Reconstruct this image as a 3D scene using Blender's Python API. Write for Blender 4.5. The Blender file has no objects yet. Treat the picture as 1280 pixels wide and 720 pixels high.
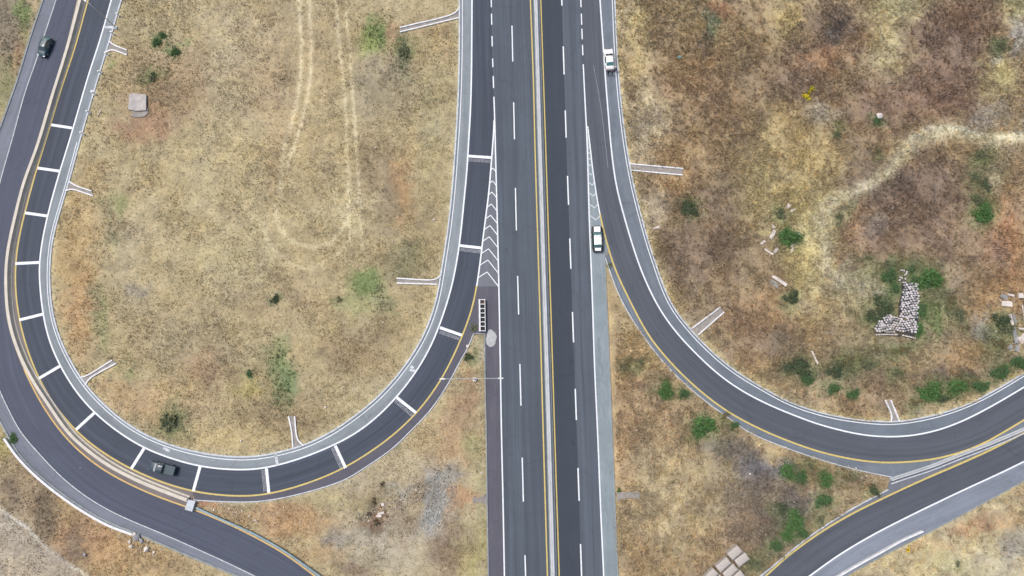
import bpy, bmesh, math, random
import numpy as np
from mathutils import Vector, Matrix
from mathutils.geometry import tessellate_polygon

random.seed(7)
RNG = np.random.default_rng(11)
SC = bpy.context.scene
COL = SC.collection
PI = math.pi

# ------------------------------------------------------------------ camera
H = 130.0
F = 865.0
TILT = math.radians(8.0)
cam_d = bpy.data.cameras.new('camera'); cam = bpy.data.objects.new('camera', cam_d); COL.objects.link(cam)
cam.location = (0, 0, H); cam.rotation_euler = (TILT, 0, 0)
cam_d.sensor_width = 36; cam_d.lens = 36 * F / 1280
cam_d.clip_start = 0.5; cam_d.clip_end = 12000
SC.camera = cam

def G(px, py, z=0.0):
    """where the line of sight of a measured point meets the ground"""
    d = Vector((px - 640, F * math.sin(TILT) + (360 - py) * math.cos(TILT),
                -F * math.cos(TILT) + (360 - py) * math.sin(TILT)))
    t = (z - H) / d.z
    return Vector((d.x * t, d.y * t, z))

def world_to_px(x, y):
    """numpy: ground coordinates -> the measuring grid the ground survey below is written in"""
    s, c = math.sin(TILT), math.cos(TILT)
    depth = y * s + H * c
    u = (y * c - H * s)
    return 640 + F * x / depth, 360 - F * u / depth

# ------------------------------------------------------------------ light
w = bpy.data.worlds.new("World"); SC.world = w; w.use_nodes = True
nt = w.node_tree
sky = nt.nodes.new('ShaderNodeTexSky'); sky.sky_type = 'NISHITA'; sky.sun_disc = False
SUN_EL, SUN_AZ = math.radians(62), math.radians(-60)
sky.sun_elevation = SUN_EL; sky.sun_rotation = SUN_AZ
sky.air_density = 1.0; sky.dust_density = 6.0; sky.ozone_density = 1.0
bg = nt.nodes['Background']; nt.links.new(sky.outputs[0], bg.inputs[0]); bg.inputs[1].default_value = 0.10
sd = bpy.data.lights.new('sun', 'SUN'); so = bpy.data.objects.new('sun', sd); COL.objects.link(so)
sd.energy = 1.7; sd.angle = math.radians(14); sd.color = (1.0, 0.97, 0.93)
# nishita: rotation 0 = +Y, turning clockwise seen from above
dirv = Vector((math.sin(SUN_AZ) * math.cos(SUN_EL), math.cos(SUN_AZ) * math.cos(SUN_EL), math.sin(SUN_EL)))
so.rotation_euler = dirv.to_track_quat('Z', 'Y').to_euler()
SC.view_settings.view_transform = 'Standard'; SC.view_settings.look = 'None'
SC.view_settings.exposure = 0.35; SC.view_settings.gamma = 1; SC.view_settings.use_curve_mapping = False
try:
    SC.cycles.max_bounces = 5; SC.cycles.diffuse_bounces = 3
except Exception: pass

# ------------------------------------------------------------------ materials
K = 1.25
def lin(c):
    """measured surface tone (0-255) -> reflectance"""
    r = []
    for v in c[:3]:
        v = v / 255.0
        v = v / 12.92 if v <= 0.04045 else ((v + 0.055) / 1.055) ** 2.4
        r.append(min(0.85, v / K))
    return tuple(r)
def nmat(name):
    m = bpy.data.materials.new(name); m.use_nodes = True
    return m, m.node_tree, m.node_tree.nodes['Principled BSDF']
def L(t, a, b): t.links.new(a, b)
def N(t, kind, **kw):
    n = t.nodes.new(kind)
    for k, v in kw.items():
        if k in ('operation', 'blend_type', 'data_type', 'attribute_name', 'noise_dimensions', 'feature', 'vector_type', 'distance'):
            setattr(n, k, v)
        else: n.inputs[k].default_value = v
    return n
def mapping(t, src, scale):
    n = t.nodes.new('ShaderNodeMapping'); n.inputs['Scale'].default_value = scale
    L(t, src, n.inputs['Vector']); return n.outputs[0]
def mulcol(t, a, fac_out, lo, hi):
    """colour a times a value running lo..hi with a noise output"""
    mr = t.nodes.new('ShaderNodeMapRange'); mr.inputs[1].default_value = 0.3; mr.inputs[2].default_value = 0.7
    mr.inputs[3].default_value = lo; mr.inputs[4].default_value = hi
    L(t, fac_out, mr.inputs[0])
    vm = t.nodes.new('ShaderNodeVectorMath'); vm.operation = 'SCALE'
    L(t, a, vm.inputs[0]); L(t, mr.outputs[0], vm.inputs['Scale'])
    return vm.outputs[0]
def rgbnode(t, c):
    n = t.nodes.new('ShaderNodeRGB'); n.outputs[0].default_value = (*c, 1); return n.outputs[0]

def simple(name, c, rough=0.6, metal=0.0, var=0.12, scale=3.0, bump=0.0, coat=0.0):
    m, t, p = nmat(name)
    tc = t.nodes.new('ShaderNodeTexCoord')
    n1 = N(t, 'ShaderNodeTexNoise', Scale=scale, Detail=5.0); L(t, tc.outputs['Object'], n1.inputs['Vector'])
    col = mulcol(t, rgbnode(t, c), n1.outputs[0], 1 - var, 1 + var)
    L(t, col, p.inputs['Base Color'])
    p.inputs['Roughness'].default_value = rough; p.inputs['Metallic'].default_value = metal
    if coat: p.inputs['Coat Weight'].default_value = coat
    if bump:
        b = N(t, 'ShaderNodeBump', Strength=bump, Distance=0.05); L(t, n1.outputs[0], b.inputs['Height']); L(t, b.outputs[0], p.inputs['Normal'])
    return m

def asphalt(name, c, streak=0.12, blotch=0.10, track=0.0, joints=0.0, seed=0.0, stain=None, stainamt=0.35, crack=.16):
    """UV.x metres across, UV.y metres along"""
    m, t, p = nmat(name)
    uv = t.nodes.new('ShaderNodeUVMap'); uv.uv_map = 'UVMap'
    off = t.nodes.new('ShaderNodeVectorMath'); off.operation = 'ADD'; off.inputs[1].default_value = (seed, seed * 3, 0)
    L(t, uv.outputs[0], off.inputs[0]); v = off.outputs[0]
    col = rgbnode(t, c)
    n = N(t, 'ShaderNodeTexNoise', Scale=1.0, Detail=3.0); L(t, mapping(t, v, (1.1, 0.018, 1)), n.inputs['Vector'])
    col = mulcol(t, col, n.outputs[0], 1 - streak, 1 + streak)
    n = N(t, 'ShaderNodeTexNoise', Scale=1.0, Detail=4.0); L(t, mapping(t, v, (4.5, 0.05, 1)), n.inputs['Vector'])
    col = mulcol(t, col, n.outputs[0], 1 - streak * .6, 1 + streak * .6)
    n = N(t, 'ShaderNodeTexNoise', Scale=0.16, Detail=6.0, Roughness=0.65); L(t, v, n.inputs['Vector'])
    col = mulcol(t, col, n.outputs[0], 1 - blotch, 1 + blotch)
    if stain is not None:
        n = N(t, 'ShaderNodeTexNoise', Scale=1.0, Detail=7.0, Roughness=0.7); L(t, mapping(t, v, (0.55, 0.11, 1)), n.inputs['Vector'])
        mr = t.nodes.new('ShaderNodeMapRange'); mr.inputs[1].default_value = .5; mr.inputs[2].default_value = .72; mr.inputs[4].default_value = stainamt
        L(t, n.outputs[0], mr.inputs[0])
        mx = t.nodes.new('ShaderNodeMix'); mx.data_type = 'RGBA'; L(t, mr.outputs[0], mx.inputs[0]); L(t, col, mx.inputs[6]); mx.inputs[7].default_value = (*stain, 1)
        col = mx.outputs[2]
    if joints:
        br = t.nodes.new('ShaderNodeTexWave'); br.bands_direction = 'Y'; br.inputs['Scale'].default_value = 0.06 ; br.inputs['Distortion'].default_value = 1.5; br.inputs['Detail Scale'].default_value = .4
        L(t, v, br.inputs['Vector'])
        mr = t.nodes.new('ShaderNodeMapRange'); mr.inputs[1].default_value = 0.0; mr.inputs[2].default_value = 0.012; mr.inputs[3].default_value = 1 - joints; mr.inputs[4].default_value = 1.0
        L(t, br.outputs[1], mr.inputs[0])
        vm = t.nodes.new('ShaderNodeVectorMath'); vm.operation = 'SCALE'; L(t, col, vm.inputs[0]); L(t, mr.outputs[0], vm.inputs['Scale']); col = vm.outputs[0]
    # hairline cracks and sealed seams, oil spots
    wv = N(t, 'ShaderNodeTexNoise', Scale=.5, Detail=4.0); L(t, v, wv.inputs['Vector'])
    ad = t.nodes.new('ShaderNodeVectorMath'); ad.operation = 'MULTIPLY_ADD'; L(t, wv.outputs[1], ad.inputs[0]); ad.inputs[1].default_value = (2.5, 2.5, 0); L(t, v, ad.inputs[2])
    vo = t.nodes.new('ShaderNodeTexVoronoi'); vo.feature = 'DISTANCE_TO_EDGE'; vo.inputs['Scale'].default_value = 1.0; L(t, mapping(t, ad.outputs[0], (.22, .075, 1)), vo.inputs['Vector'])
    mk = t.nodes.new('ShaderNodeMapRange'); mk.inputs[1].default_value = 0.0; mk.inputs[2].default_value = .012; mk.inputs[3].default_value = 1 - crack; mk.inputs[4].default_value = 1.0; L(t, vo.outputs['Distance'], mk.inputs[0])
    vm = t.nodes.new('ShaderNodeVectorMath'); vm.operation = 'SCALE'; L(t, col, vm.inputs[0]); L(t, mk.outputs[0], vm.inputs['Scale']); col = vm.outputs[0]
    sp = N(t, 'ShaderNodeTexNoise', Scale=.55, Detail=3.0, Roughness=.6); L(t, mapping(t, v, (1, .6, 1)), sp.inputs['Vector'])
    mk = t.nodes.new('ShaderNodeMapRange'); mk.inputs[1].default_value = .64; mk.inputs[2].default_value = .74; mk.inputs[3].default_value = 1.0; mk.inputs[4].default_value = .80; L(t, sp.outputs[0], mk.inputs[0])
    vm = t.nodes.new('ShaderNodeVectorMath'); vm.operation = 'SCALE'; L(t, col, vm.inputs[0]); L(t, mk.outputs[0], vm.inputs['Scale']); col = vm.outputs[0]
    g = N(t, 'ShaderNodeTexNoise', Scale=9.0, Detail=3.0); L(t, v, g.inputs['Vector'])
    col = mulcol(t, col, g.outputs[0], 0.93, 1.07)
    L(t, col, p.inputs['Base Color']); p.inputs['Roughness'].default_value = 0.85
    b = N(t, 'ShaderNodeBump', Strength=0.3, Distance=0.01); L(t, g.outputs[0], b.inputs['Height']); L(t, b.outputs[0], p.inputs['Normal'])
    return m

def paint(name, c, wear=0.25, under=(0.09, 0.1, 0.12)):
    m, t, p = nmat(name)
    tc = t.nodes.new('ShaderNodeTexCoord')
    n1 = N(t, 'ShaderNodeTexNoise', Scale=2.2, Detail=8.0, Roughness=0.75); L(t, tc.outputs['Object'], n1.inputs['Vector'])
    mr = t.nodes.new('ShaderNodeMapRange'); mr.inputs[1].default_value = .40; mr.inputs[2].default_value = .66; mr.inputs[3].default_value = 0.0; mr.inputs[4].default_value = wear
    L(t, n1.outputs[0], mr.inputs[0])
    mx = t.nodes.new('ShaderNodeMix'); mx.data_type = 'RGBA'; L(t, mr.outputs[0], mx.inputs[0]); mx.inputs[6].default_value = (*c, 1); mx.inputs[7].default_value = (*under, 1)
    L(t, mx.outputs[2], p.inputs['Base Color']); p.inputs['Roughness'].default_value = 0.7
    return m

def attr_mat(name, rough=0.95, mid=0.25, fine=0.25, bump=0.5, trans=0.0, speck=True):
    m, t, p = nmat(name)
    a = t.nodes.new('ShaderNodeAttribute'); a.attribute_name = 'tone'
    tc = t.nodes.new('ShaderNodeTexCoord'); o = tc.outputs['Object']
    col = a.outputs['Color']
    if mid:
        n = N(t, 'ShaderNodeTexNoise', Scale=0.45, Detail=8.0, Roughness=0.72); L(t, o, n.inputs['Vector'])
        col = mulcol(t, col, n.outputs[0], 1 - mid, 1 + mid)
        n2 = N(t, 'ShaderNodeTexNoise', Scale=2.2, Detail=8.0, Roughness=0.8); L(t, o, n2.inputs['Vector'])
        col = mulcol(t, col, n2.outputs[0], 1 - fine, 1 + fine)
        n4 = N(t, 'ShaderNodeTexNoise', Scale=5.5, Detail=4.0, Roughness=0.6); L(t, o, n4.inputs['Vector'])
        col = mulcol(t, col, n4.outputs[0], 1 - fine * .9, 1 + fine * .9)
        # a shift between straw and soil
        n3 = N(t, 'ShaderNodeTexNoise', Scale=1.6, Detail=6.0, Roughness=0.7); L(t, mapping(t, o, (1, 1, 1)), n3.inputs['Vector'])
        mr = t.nodes.new('ShaderNodeMapRange'); mr.inputs[1].default_value = .5; mr.inputs[2].default_value = .7; mr.inputs[4].default_value = .32
        L(t, n3.outputs[0], mr.inputs[0])
        vm = t.nodes.new('ShaderNodeVectorMath'); vm.operation = 'MULTIPLY'; L(t, col, vm.inputs[0]); vm.inputs[1].default_value = (0.74, 0.70, 0.66)
        mx = t.nodes.new('ShaderNodeMix'); mx.data_type = 'RGBA'; L(t, mr.outputs[0], mx.inputs[0]); L(t, col, mx.inputs[6]); L(t, vm.outputs[0], mx.inputs[7])
        col = mx.outputs[2]
        b = N(t, 'ShaderNodeBump', Strength=bump, Distance=0.25); L(t, n2.outputs[0], b.inputs['Height']); L(t, b.outputs[0], p.inputs['Normal'])
    L(t, col, p.inputs['Base Color']); p.inputs['Roughness'].default_value = rough
    p.inputs['Specular IOR Level'].default_value = 0.2
    return m

M = {}
M['ground'] = attr_mat('dry soil and straw', mid=0.12, fine=0.25, bump=0.6)
M['grass'] = attr_mat('dry grass blades', mid=0)
M['leaf'] = attr_mat('shrub leaves', rough=0.7, mid=0)
M['stem'] = simple('woody stem', (0.12, 0.08, 0.05), 0.9)
M['hw_left'] = asphalt('worn highway asphalt', lin((84, 94, 106)), .17, .07, seed=3)
M['hw_dark'] = asphalt('fresh dark asphalt', lin((62, 71, 83)), .05, .05, seed=8)
M['hw_lane'] = asphalt('grey wheel-worn asphalt', lin((88, 97, 109)), .20, .06, seed=15)
M['hw_shoulder'] = asphalt('pale sealed shoulder', lin((138, 152, 160)), .07, .16, seed=22, stain=lin((168, 178, 182)), stainamt=.7)
M['left_shoulder'] = asphalt('mauve grey shoulder asphalt', lin((92, 93, 105)), .07, .08, seed=31, stain=lin((120, 118, 124)))
M['median_bed'] = asphalt('dusty median bed', lin((128, 122, 122)), .15, .15, seed=36)
M['gore'] = asphalt('gore asphalt', lin((118, 123, 133)), .08, .12, seed=37, stain=lin((145, 150, 155)))
M['loop_lane'] = asphalt('loop ramp asphalt', lin((72, 80, 95)), .20, .05, seed=41)
M['loop_in'] = asphalt('pale inner shoulder', lin((138, 148, 156)), .12, .16, seed=47, stain=lin((156, 164, 168)), stainamt=.7)
M['outer_lane'] = asphalt('outer ramp asphalt', lin((81, 88, 106)), .14, .06, seed=53)
M['outer_sh'] = asphalt('outer ramp shoulder', lin((122, 128, 142)), .14, .15, seed=59, stain=lin((150, 155, 165)))
M['right_lane'] = asphalt('right ramp asphalt', lin((86, 93, 104)), .16, .05, seed=61)
M['right_sh'] = asphalt('right ramp shoulder', lin((114, 124, 136)), .10, .15, seed=67, stain=lin((140, 152, 162)))
M['low_lane'] = asphalt('lower ramp asphalt', lin((86, 92, 103)), .12, .06, seed=71)
M['low_sh'] = asphalt('lower ramp shoulder', lin((130, 139, 153)), .13, .14, seed=73, stain=lin((155, 165, 180)))
M['white'] = paint('white road paint', (0.78, 0.83, 0.88), .25)
M['white_faded'] = paint('faded white paint', (0.60, 0.64, 0.68), .7, (0.16, 0.18, 0.2))
M['yellow'] = paint('yellow road paint', lin((226, 204, 118)), .35)
M['amber'] = paint('amber road paint', lin((228, 192, 118)), .3)
M['yellow_pale'] = paint('faded ochre paint', lin((196, 182, 150)), .6)
M['kerb'] = simple('pale kerb concrete', lin((206, 214, 224)), .9, var=.16, scale=1.2, bump=.2)
M['kerb_grey'] = simple('grey kerb concrete', lin((150, 158, 162)), .9, var=.18, scale=1.0, bump=.2)
M['barrier'] = simple('barrier concrete', lin((200, 206, 212)), .85, var=.10, scale=.8)
M['barrier_cream'] = simple('cream barrier concrete', lin((218, 212, 200)), .85, var=.10, scale=.8)
M['chute_bed'] = simple('stained chute concrete', lin((158, 154, 150)), .95, var=.2, scale=1.5)
M['chute_wall'] = simple('limewashed concrete', lin((238, 240, 244)), .9, var=.12, scale=1.5)
M['slab'] = simple('weathered slab concrete', lin((186, 182, 180)), .9, var=.22, scale=1.3, bump=.3)
M['block'] = simple('pinkish block concrete', lin((192, 186, 180)), .9, var=.12, scale=2.5, bump=.3)
M['stone'] = simple('grey building stone', lin((216, 212, 216)), .9, var=.2, scale=2.0)
M['stone_w'] = simple('whitewashed rubble', lin((226, 218, 212)), .9, var=.15, scale=2.0)
M['stone_g'] = simple('grey rubble', lin((160, 162, 165)), .9, var=.2, scale=2.0)
M['tyre'] = simple('tyre rubber', (0.015, 0.015, 0.017), .9)
M['rim'] = simple('alloy rim', (0.55, 0.56, 0.58), .35, .8)
M['glass'] = simple('car glass', (0.03, 0.05, 0.06), .08, var=.02, coat=1)
M['glass_teal'] = simple('tinted teal glass', (0.08, 0.20, 0.21), .1, var=.05, coat=1)
M['car_teal'] = simple('dark teal car paint', (0.03, 0.075, 0.10), .4, 0, var=.04, coat=.25)
M['car_blue'] = simple('dark blue car paint', (0.02, 0.045, 0.07), .45, 0, var=.04, coat=.25)
M['car_white'] = simple('white car paint', (0.82, 0.83, 0.84), .25, var=.02, coat=1)
M['car_black'] = simple('black car paint', (0.02, 0.022, 0.032), .45, 0, var=.04, coat=.2)
M['bed_cover'] = simple('grey vinyl bed cover', (0.075, 0.105, 0.12), .8, var=.1)
M['lamp_w'] = simple('headlight lens', (0.75, 0.77, 0.8), .1, coat=1)
M['lamp_r'] = simple('tail light lens', (0.45, 0.03, 0.02), .2, coat=1)
M['steel'] = simple('galvanised steel', (0.50, 0.53, 0.55), .5, .5, var=.1)
M['rail'] = simple('blue-grey guard rail', lin((135, 160, 172)), .5, .2, var=.15, scale=1.0)
M['post_w'] = simple('white marker plastic', (0.84, 0.84, 0.84), .5, var=.03)
M['dark'] = simple('dark recess', (0.02, 0.025, 0.03), .9)
M['sand'] = simple('spilt pale sand', lin((186, 190, 192)), 1.0, var=.15, scale=1.5)
M['sign_y'] = simple('yellow sign enamel', (0.85, 0.60, 0.02), .4, var=.03)
M['black'] = simple('black enamel', (0.015, 0.015, 0.015), .5)
M['skin'] = simple('skin', (0.42, 0.25, 0.17), .6)
M['cloth_d'] = simple('dark cloth', (0.022, 0.024, 0.032), .9)
M['cloth_n'] = simple('navy cloth', (0.03, 0.04, 0.08), .9)
M['cloth_g'] = simple('grey cloth', (0.10, 0.10, 0.11), .9)
M['hair'] = simple('black hair', (0.012, 0.010, 0.009), .6)
M['cap_w'] = simple('white cap cloth', (0.7, 0.7, 0.68), .9)
M['bag'] = simple('pale blue plastic', lin((130, 190, 195)), .4)
M['pile_gap_shade'] = simple('painted gap shade', lin((62, 64, 66)), 1.0, var=.4, scale=3.0, bump=.5)  # dark tone stands in for shade between the piled stones
M['rust'] = simple('red brick dust', lin((96, 72, 66)), 1.0, var=.3)

# ------------------------------------------------------------------ object helpers
def tag(o, label=None, cat=None, group=None, kind=None):
    if label: o['label'] = label
    if cat: o['category'] = cat
    if group: o['group'] = group
    if kind: o['kind'] = kind
    return o
def empty(name, loc, rz=0.0, label=None, cat=None, group=None):
    o = bpy.data.objects.new(name, None); COL.objects.link(o); o.location = loc; o.rotation_euler = (0, 0, rz)
    o.empty_display_size = 0.3
    return tag(o, label, cat, group)
def link(name, me, mat=None, parent=None):
    o = bpy.data.objects.new(name, me); COL.objects.link(o)
    if mat is not None and len(me.materials) == 0: me.materials.append(mat)
    if parent is not None: o.parent = parent
    return o
def mesh(verts, faces, name='mesh'):
    me = bpy.data.meshes.new(name); me.from_pydata([tuple(v) for v in verts], [], faces); me.update(); return me
def from_bm(bm, name, mat, parent=None, smooth=False):
    bmesh.ops.recalc_face_normals(bm, faces=bm.faces)
    me = bpy.data.meshes.new(name); bm.to_mesh(me); bm.free()
    if smooth:
        for f in me.polygons: f.use_smooth = True
    return link(name, me, mat, parent)
def bm_box(bm, c, s, rz=0.0, bevel=0.0, taper=1.0):
    r = bmesh.ops.create_cube(bm, size=1.0)
    vs = r['verts']
    for v in vs:
        k = taper if v.co.z > 0 else 1.0
        v.co = Vector((v.co.x * s[0] * k, v.co.y * s[1] * k, v.co.z * s[2]))
    if bevel:
        es = list({e for v in vs for e in v.link_edges})
        rb = bmesh.ops.bevel(bm, geom=es, offset=bevel, segments=2, affect='EDGES', profile=.5)
        vs = list({v for f in rb['faces'] for v in f.verts} | {v for v in vs if v.is_valid})
    R = Matrix.Rotation(rz, 3, 'Z')
    for v in vs: v.co = R @ v.co + Vector(c)
    return vs
def bm_tube(bm, a, b, r0, r1=None, seg=10):
    r1 = r0 if r1 is None else r1
    a, b = Vector(a), Vector(b); d = (b - a); q = d.to_track_quat('Z', 'Y').to_matrix()
    ra = []; rb = []
    for i in range(seg):
        t = 2 * PI * i / seg; o = Vector((math.cos(t), math.sin(t), 0))
        ra.append(bm.verts.new(a + q @ (o * r0))); rb.append(bm.verts.new(b + q @ (o * r1)))
    for i in range(seg):
        j = (i + 1) % seg; bm.faces.new((ra[i], ra[j], rb[j], rb[i]))
    bm.faces.new(ra[::-1]); bm.faces.new(rb)
def copy_tree(o, parent=None):
    c = o.copy(); COL.objects.link(c); c.parent = parent
    for ch in list(o.children): copy_tree(ch, c)
    return c

# ------------------------------------------------------------------ curves
def smooth(pts, n=240, ext0=0.0, ext1=0.0):
    """centripetal Catmull-Rom through measured points, resampled evenly"""
    P = [Vector(p) for p in pts]
    if ext0: P.insert(0, P[0] + (P[0] - P[1]).normalized() * ext0)
    if ext1: P.append(P[-1] + (P[-1] - P[-2]).normalized() * ext1)
    P = [P[0] * 2 - P[1]] + P + [P[-1] * 2 - P[-2]]
    out = []
    for i in range(1, len(P) - 2):
        p0, p1, p2, p3 = P[i - 1:i + 3]
        t0 = 0; t1 = t0 + max(1e-6, (p1 - p0).length) ** .5; t2 = t1 + max(1e-6, (p2 - p1).length) ** .5; t3 = t2 + max(1e-6, (p3 - p2).length) ** .5
        for k in range(16):
            t = t1 + (t2 - t1) * k / 16
            a1 = p0 * ((t1 - t) / (t1 - t0)) + p1 * ((t - t0) / (t1 - t0))
            a2 = p1 * ((t2 - t) / (t2 - t1)) + p2 * ((t - t1) / (t2 - t1))
            a3 = p2 * ((t3 - t) / (t3 - t2)) + p3 * ((t - t2) / (t3 - t2))
            b1 = a1 * ((t2 - t) / (t2 - t0)) + a2 * ((t - t0) / (t2 - t0))
            b2 = a2 * ((t3 - t) / (t3 - t1)) + a3 * ((t - t1) / (t3 - t1))
            out.append(b1 * ((t2 - t) / (t2 - t1)) + b2 * ((t - t1) / (t2 - t1)))
    out.append(P[-2])
    A = np.array([(v.x, v.y) for v in out])
    # relax measuring jitter a little
    seg = np.hypot(*np.diff(A, axis=0).T); s = np.r_[0, np.cumsum(seg)]
    u = np.linspace(0, s[-1], n)
    B = np.c_[np.interp(u, s, A[:, 0]), np.interp(u, s, A[:, 1])]
    for _ in range(int(n * 0.06)):
        B[1:-1] = B[1:-1] * .5 + (B[:-2] + B[2:]) * .25
    return B
def W(curve, z=0.0):
    return np.array([G(x, y, z)[:] for x, y in curve])

C = {}
C['OK'] = smooth([(54,0),(37,50),(22,100),(7.5,140),(-1,163),(-22,230),(-37,300),(-42,360),(-38,420),(-22,480),(5,535),(25,570),(50,595),(82,620),(112,640),(140,655),(175,668),(212,684.5),(250,700.5),(297,720)], ext0=200, ext1=160)
C['OW'] = smooth([(70,0),(55,45),(45,77),(32,112),(15,175),(0,227),(-13,290),(-19,350),(-17,410),(-8,470),(1,492),(12,515),(25,540),(47,565),(75,595),(112,624),(150,645),(200,666),(250,688),(300,711),(318,720)], ext0=200, ext1=160)
C['OY'] = smooth([(97,0),(82,62),(62,125),(46,180),(27,235),(15,280),(7.5,320),(6,360),(10,405),(22,442),(37,477),(55,510),(76,540),(100,565),(125,584.5),(155,602),(200,622),(240,636),(280,652.5),(320,672),(357,693),(392,719)], ext0=200, ext1=160)
C['LY'] = smooth([(110,0),(93,62),(75,115),(56,180),(47,207),(32,262),(22,305),(19,335),(19,360),(24,400),(35,440),(47,470),(67,505),(95,539),(112,554),(140,573),(163,586),(200,602),(240,614),(275,619),(320,620),(345,615.5),(382,605),(420,590),(445,576.5),(470,560),(494,542),(520,517),(540,492),(557,465),(577,422),(590,387),(596,358),(600,330),(605,287),(611,242),(614,205),(616,180),(618,152),(617,110),(615.3,60),(614,0)], n=420, ext0=200, ext1=200)
C['LW'] = smooth([(139,0),(125,50),(112,89),(100,130),(85.5,180),(75,213),(60,267),(52,305),(48.5,335),(50,360),(54,395),(62,428),(75,457),(93,487),(117,515),(147,539.5),(180,560),(212,572.5),(250,583),(287,587),(320,587),(333,585),(370,575),(407,561),(446,541),(475,518),(496,496),(520,465),(540,430),(551,402),(565.5,355),(575,300),(580,250),(584,210),(585.5,180),(587.5,150),(589,112),(589.7,50),(590,0)], n=420, ext0=200, ext1=200)
C['LK'] = smooth([(152,0),(146,20),(139,45),(130,74),(115,124),(99,180),(86,229),(75,265),(66.5,295),(62.5,330),(62.5,360),(67.5,400),(80,435),(100,471),(112,487),(140,515),(175,540),(212,556),(250,566),(287,571),(320,571),(365,561.5),(380,557),(414,540.5),(440,523),(470,499),(495,472),(515,445),(532,415),(547,370),(551,344),(560,287),(566,230),(569.5,180),(571.5,150),(573.5,100),(574.5,50),(574.5,0)], n=420, ext0=200, ext1=200)
C['LO'] = smooth([(243,625),(280,627),(320,627),(352,622.5),(395,612),(432,599),(460,582),(490,561),(512,540),(540,510),(560,480),(575,452),(585,434),(592,417)])
C['LYs'] = C['LY']
C['ML'] = smooth([(614,0),(615.3,60),(617,110),(618.5,155),(620,215),(621.5,270),(623.5,355),(625,435),(626.8,540),(628.6,620),(630.5,720)], ext0=200, ext1=160)
C['D1'] = smooth([(639.5,10),(641,80),(643,170),(645,270),(648,380),(651,500),(654,620),(657,720)], ext0=200, ext1=160)
C['Y1'] = smooth([(663,0),(667,110),(668.6,180),(674,360),(679,540),(684.3,720)], ext0=200, ext1=160)
C['MB'] = smooth([(670.5,0),(675.7,180),(681.3,360),(687,540),(692,720)], ext0=200, ext1=160)
C['Y2'] = smooth([(676,0),(682,180),(687.7,360),(693.3,540),(699,720)], ext0=200, ext1=160)
C['D2'] = smooth([(702.2,0),(708,180),(714.5,360),(721,540),(727,720)], ext0=200, ext1=160)
C['MR'] = smooth([(726,0),(729,79),(731.5,130),(734,180),(736.5,270),(740,360),(743.3,460),(747,540),(751,640),(754.7,720)], ext0=200, ext1=160)
C['MK'] = smooth([(755.5,312),(757.5,360),(761,440),(765,540),(769,640),(772.5,720)], ext1=160)
C['RY'] = smooth([(726,0),(729,79),(731.5,130),(735,160),(737.5,182),(742,220),(748,258),(755,290),(761,312),(769,337),(780,361),(795,391),(812,421),(840,455),(875,488.5),(912,516),(957,539.5),(985,551),(1022,564),(1060,573),(1097,578),(1135,577.5),(1172,573),(1210,562.5),(1235,551.5),(1255,540),(1280,525)], n=420, ext0=200, ext1=200)
C['RW'] = smooth([(750,0),(753.5,50),(757,100),(761,150),(764,185),(770,230),(780,270),(790,304),(800,334),(811,360),(825,387),(845,415),(870,442),(897,467),(925,487),(960,505.5),(990,518),(1022,530),(1060,540),(1085,544.5),(1110,546),(1135,545),(1166,539.5),(1197,529),(1230,513),(1260,496),(1280,484)], n=420, ext0=200, ext1=200)
C['RK'] = smooth([(768.5,0),(770.5,50),(774,105),(780,160),(785,195),(792,232),(801,268),(811,304),(821,334),(830,360),(842,385),(862,411),(870,420),(890,440),(915,461),(940,477),(960,488.5),(985,502),(1022,515),(1060,523),(1110,527.5),(1135,525.5),(1172,518),(1210,505),(1247,486),(1280,466)], n=420, ext0=200, ext1=200)
C['RI'] = smooth([(756.5,322),(770,360),(782,385),(802,417),(827,450),(852,476),(880,500),(910,522),(935,539.5),(960,551),(997,565),(1035,577.5),(1072,587.5),(1115,596.5)])
C['BR'] = smooth([(1112,600),(1120,597),(1160,584),(1197,569.5),(1235,555),(1272,539.5),(1280,536)], ext1=200)
C['SI'] = smooth([(960,712.5),(1010,672),(1060,639),(1110,612)], ext0=160)
C['SY'] = smooth([(960,717.5),(985,695),(1022,668),(1060,645),(1110,620),(1160,597),(1197,581),(1235,564),(1280,541)], ext0=160, ext1=200)
C['SW'] = smooth([(1012,720),(1047,695),(1085,672),(1122,652.5),(1172,628),(1210,610),(1247,593),(1280,577)], ext0=160, ext1=200)
C['SK'] = smooth([(1055,721),(1110,691),(1152,669.5),(1197,646),(1235,625.5),(1280,601)], ext0=160, ext1=200)
C['LB'] = smooth([(103.5,0),(87,62),(69,120),(50,184),(33,230),(20.5,280),(12.5,320),(11,360),(15,402),(27.5,442),(45,477),(65,507),(88,540),(112,562),(140,582),(175,600),(212,615),(236,624)], ext0=200)
C['GR'] = smooth([(247,634),(282,650),(320,667),(357,688),(405,722)], ext1=120)

def sub(name, i0, i1, n=240):
    """stretch of a curve between the samples nearest two points"""
    c = C[name]
    a = int(np.argmin(np.hypot(c[:, 0] - i0[0], c[:, 1] - i0[1]))) if i0 is not None else 0
    b = int(np.argmin(np.hypot(c[:, 0] - i1[0], c[:, 1] - i1[1]))) if i1 is not None else len(c) - 1
    if a > b: a, b = b, a; 
    s = c[a:b + 1]
    u = np.linspace(0, len(s) - 1, n)
    return np.c_[np.interp(u, range(len(s)), s[:, 0]), np.interp(u, range(len(s)), s[:, 1])]

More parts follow.
